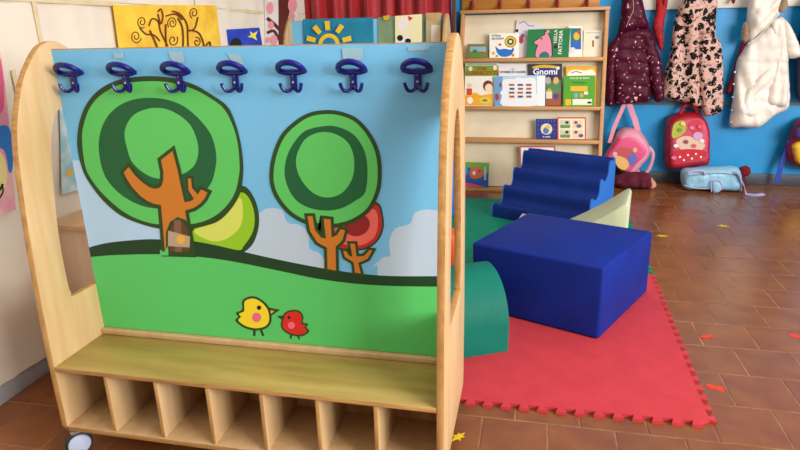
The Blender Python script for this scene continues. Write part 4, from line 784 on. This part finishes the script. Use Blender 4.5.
print_flat('printed_patch', [(sm2([(672, 132), (675, 123), (684, 121), (686, 130), (680, 136), (673, 138)], 4), flat('rb_lime', (176, 180, 70))), (sm2([(688, 124), (697, 119.5), (703, 123), (702, 131), (694, 133)], 4), flat('rb_rose', (196, 60, 80))), (sm2([(676, 141), (686, 136), (700, 140), (705, 146), (698, 152), (684, 152)], 4), flat('rb_skin', (220, 190, 170))), (sm2([(674, 152), (688, 149), (706, 151), (705, 158), (690, 161), (675, 163)], 4), flat('rb_scar', (196, 40, 56)))] + [(ell(c, 1.1, 1.1, 12), flat('rb_dotw', (236, 230, 230))) for c in ((680, 157), (688, 155), (696, 154), (701, 157), (692, 158.5), (684, 160))] + [(ell((698, 136), 5, 4), flat('rb_lav', (206, 160, 200)))] + [(sm2([(cx_ - 2.6, cy_), (cx_ - .6, cy_ - 2.2), (cx_ + 2.4, cy_ - .8), (cx_ + 1.4, cy_ + 1.8), (cx_ - 1.2, cy_ + 1.2)], 3), flat('rb_x%d' % k, c)) for k, (cx_, cy_, c) in enumerate(((676, 146, (232, 220, 224)), (692, 128, (232, 120, 150)), (680, 130, (120, 150, 60)), (702, 141, (236, 226, 232)), (686, 142, (150, 70, 70)), (694, 146, (206, 90, 100)), (674, 158, (230, 110, 150)), (700, 127, (226, 90, 110)), (683, 124, (220, 206, 120))))], blobs(None, 4.833), fp)
tube('carry_loop', [ony(p, 4.94) for p in O([(679, 117), (683, 108), (689, 104), (695, 108), (699, 116)])], .014, redm, rb, 8)
lb = M('ice_blue_nylon', (150, 200, 224), .4, (136, 188, 216), 10, bump=.12, bscale=30); lil = M('lilac_web', (186, 172, 214), .5, (176, 160, 206), 20)
fb = thing('pale_blue_backpack', 'pale blue backpack with lilac trim lying on the floor', 'backpack', (1.36, 4.80, 0), group='school bags by the blue wall')
def fo(pts, y): return [(q.x, max(q.z, .003)) for q in (ony(p, y) for p in pts)]
puff('body', fo([(681.5, 172), (686, 168.5), (700, 167.5), (722, 166.5), (737, 167), (741, 175), (741, 186), (738, 193), (713, 193.5), (694, 192.5), (684, 190), (681, 182)], 4.80), 4.80, .09, lb, fb, .05, back=1.2, relief=folds(17, 10, .15))
puff('pocket', fo([(711, 181), (718, 180), (722, 184), (722, 189), (717, 193), (711.5, 193)], 4.715), 4.715, .03, lb, fb, .02)
tube('pocket_trim', [ony(p, 4.69) for p in O([(711.5, 192), (711.5, 181.5), (718, 180.5), (722, 184.5), (721.5, 189), (717, 192.5)])], .0045, lil, fb, 6)
tube('zip_trim', [ony(p, 4.705) for p in O([(684, 185), (694, 188), (710, 188.5)])], .004, lil, fb, 6)
tube('zip_trim', [ony(p, 4.71) for p in O([(689, 176), (705, 174), (725, 173.5), (738, 176)])], .004, M('slate_zip', (110, 140, 160), .6), fb, 6)
tube('carry_loop', [ony(p, 4.70) for p in O([(688, 173), (694, 171), (703, 171), (705, 175)])], .009, lil, fb, 8)
strap('strap', [ony((735, 172), 4.70), ony((739, 174), 4.69), Vector((1.56, 4.70, .06)), Vector((1.575, 4.68, .006)), Vector((1.64, 4.66, .004)), Vector((1.70, 4.70, .004))], .03, .005, lil, fb, (0, 1, .3))
bm = bmesh.new(); bmesh.ops.create_icosphere(bm, subdivisions=4, radius=.042)
pc = ony((744.5, 170.5), 4.90)
for v in bm.verts: v.co *= 1 + .14 * noise.noise(v.co * 90); v.co += Vector((pc.x, 4.90, .128))
po = build('pompom', bm, M('red_pompom', (140, 14, 26), .95, (112, 8, 20), 60, bump=1, bscale=200), smooth='all', center=True); tag(po, 'dark red fluffy pompom hat top behind the pale blue backpack', 'pompom')
bm = bmesh.new(); lathe_bm(bm, [(.05, .002), (.055, .02), (.05, .05), (.03, .085), (.01, .1)], 'z', (pc.x - .02, 4.91, 0), 20); h_ = build('hat_body', bm, MATS['burgundy_knit'], po, smooth=True)
rbp = bag('striped_backpack', 'red yellow and blue backpack at the right edge of the photo', (800, 165), 5.0)
puff('body', pxo([(783, 152), (789, 136), (795, 122), (806, 116), (824, 118), (832, 135), (832, 160), (820, 168), (800, 167), (789, 163)], 4.97), 4.97, .13, redm, rbp, .05)
puff('front_pocket', pxo([(792, 150), (794, 143), (808, 139), (824, 142), (826, 158), (812, 164), (797, 164)], 4.86), 4.86, .04, M('yellow_nylon', (226, 178, 40), .45), rbp, .025)
puff('top_pocket', pxo([(793, 138), (797, 126), (808, 121), (822, 124), (824, 138), (808, 137)], 4.86), 4.86, .035, M('purple_nylon', (60, 36, 100), .45), rbp, .025)
strap('strap', [ony(p, 4.93) for p in O([(791, 140), (786, 152), (781, 166), (777, 182)])], .035, .006, M('blue_web', (24, 60, 170), .6), rbp)
print('tiles', tiles)
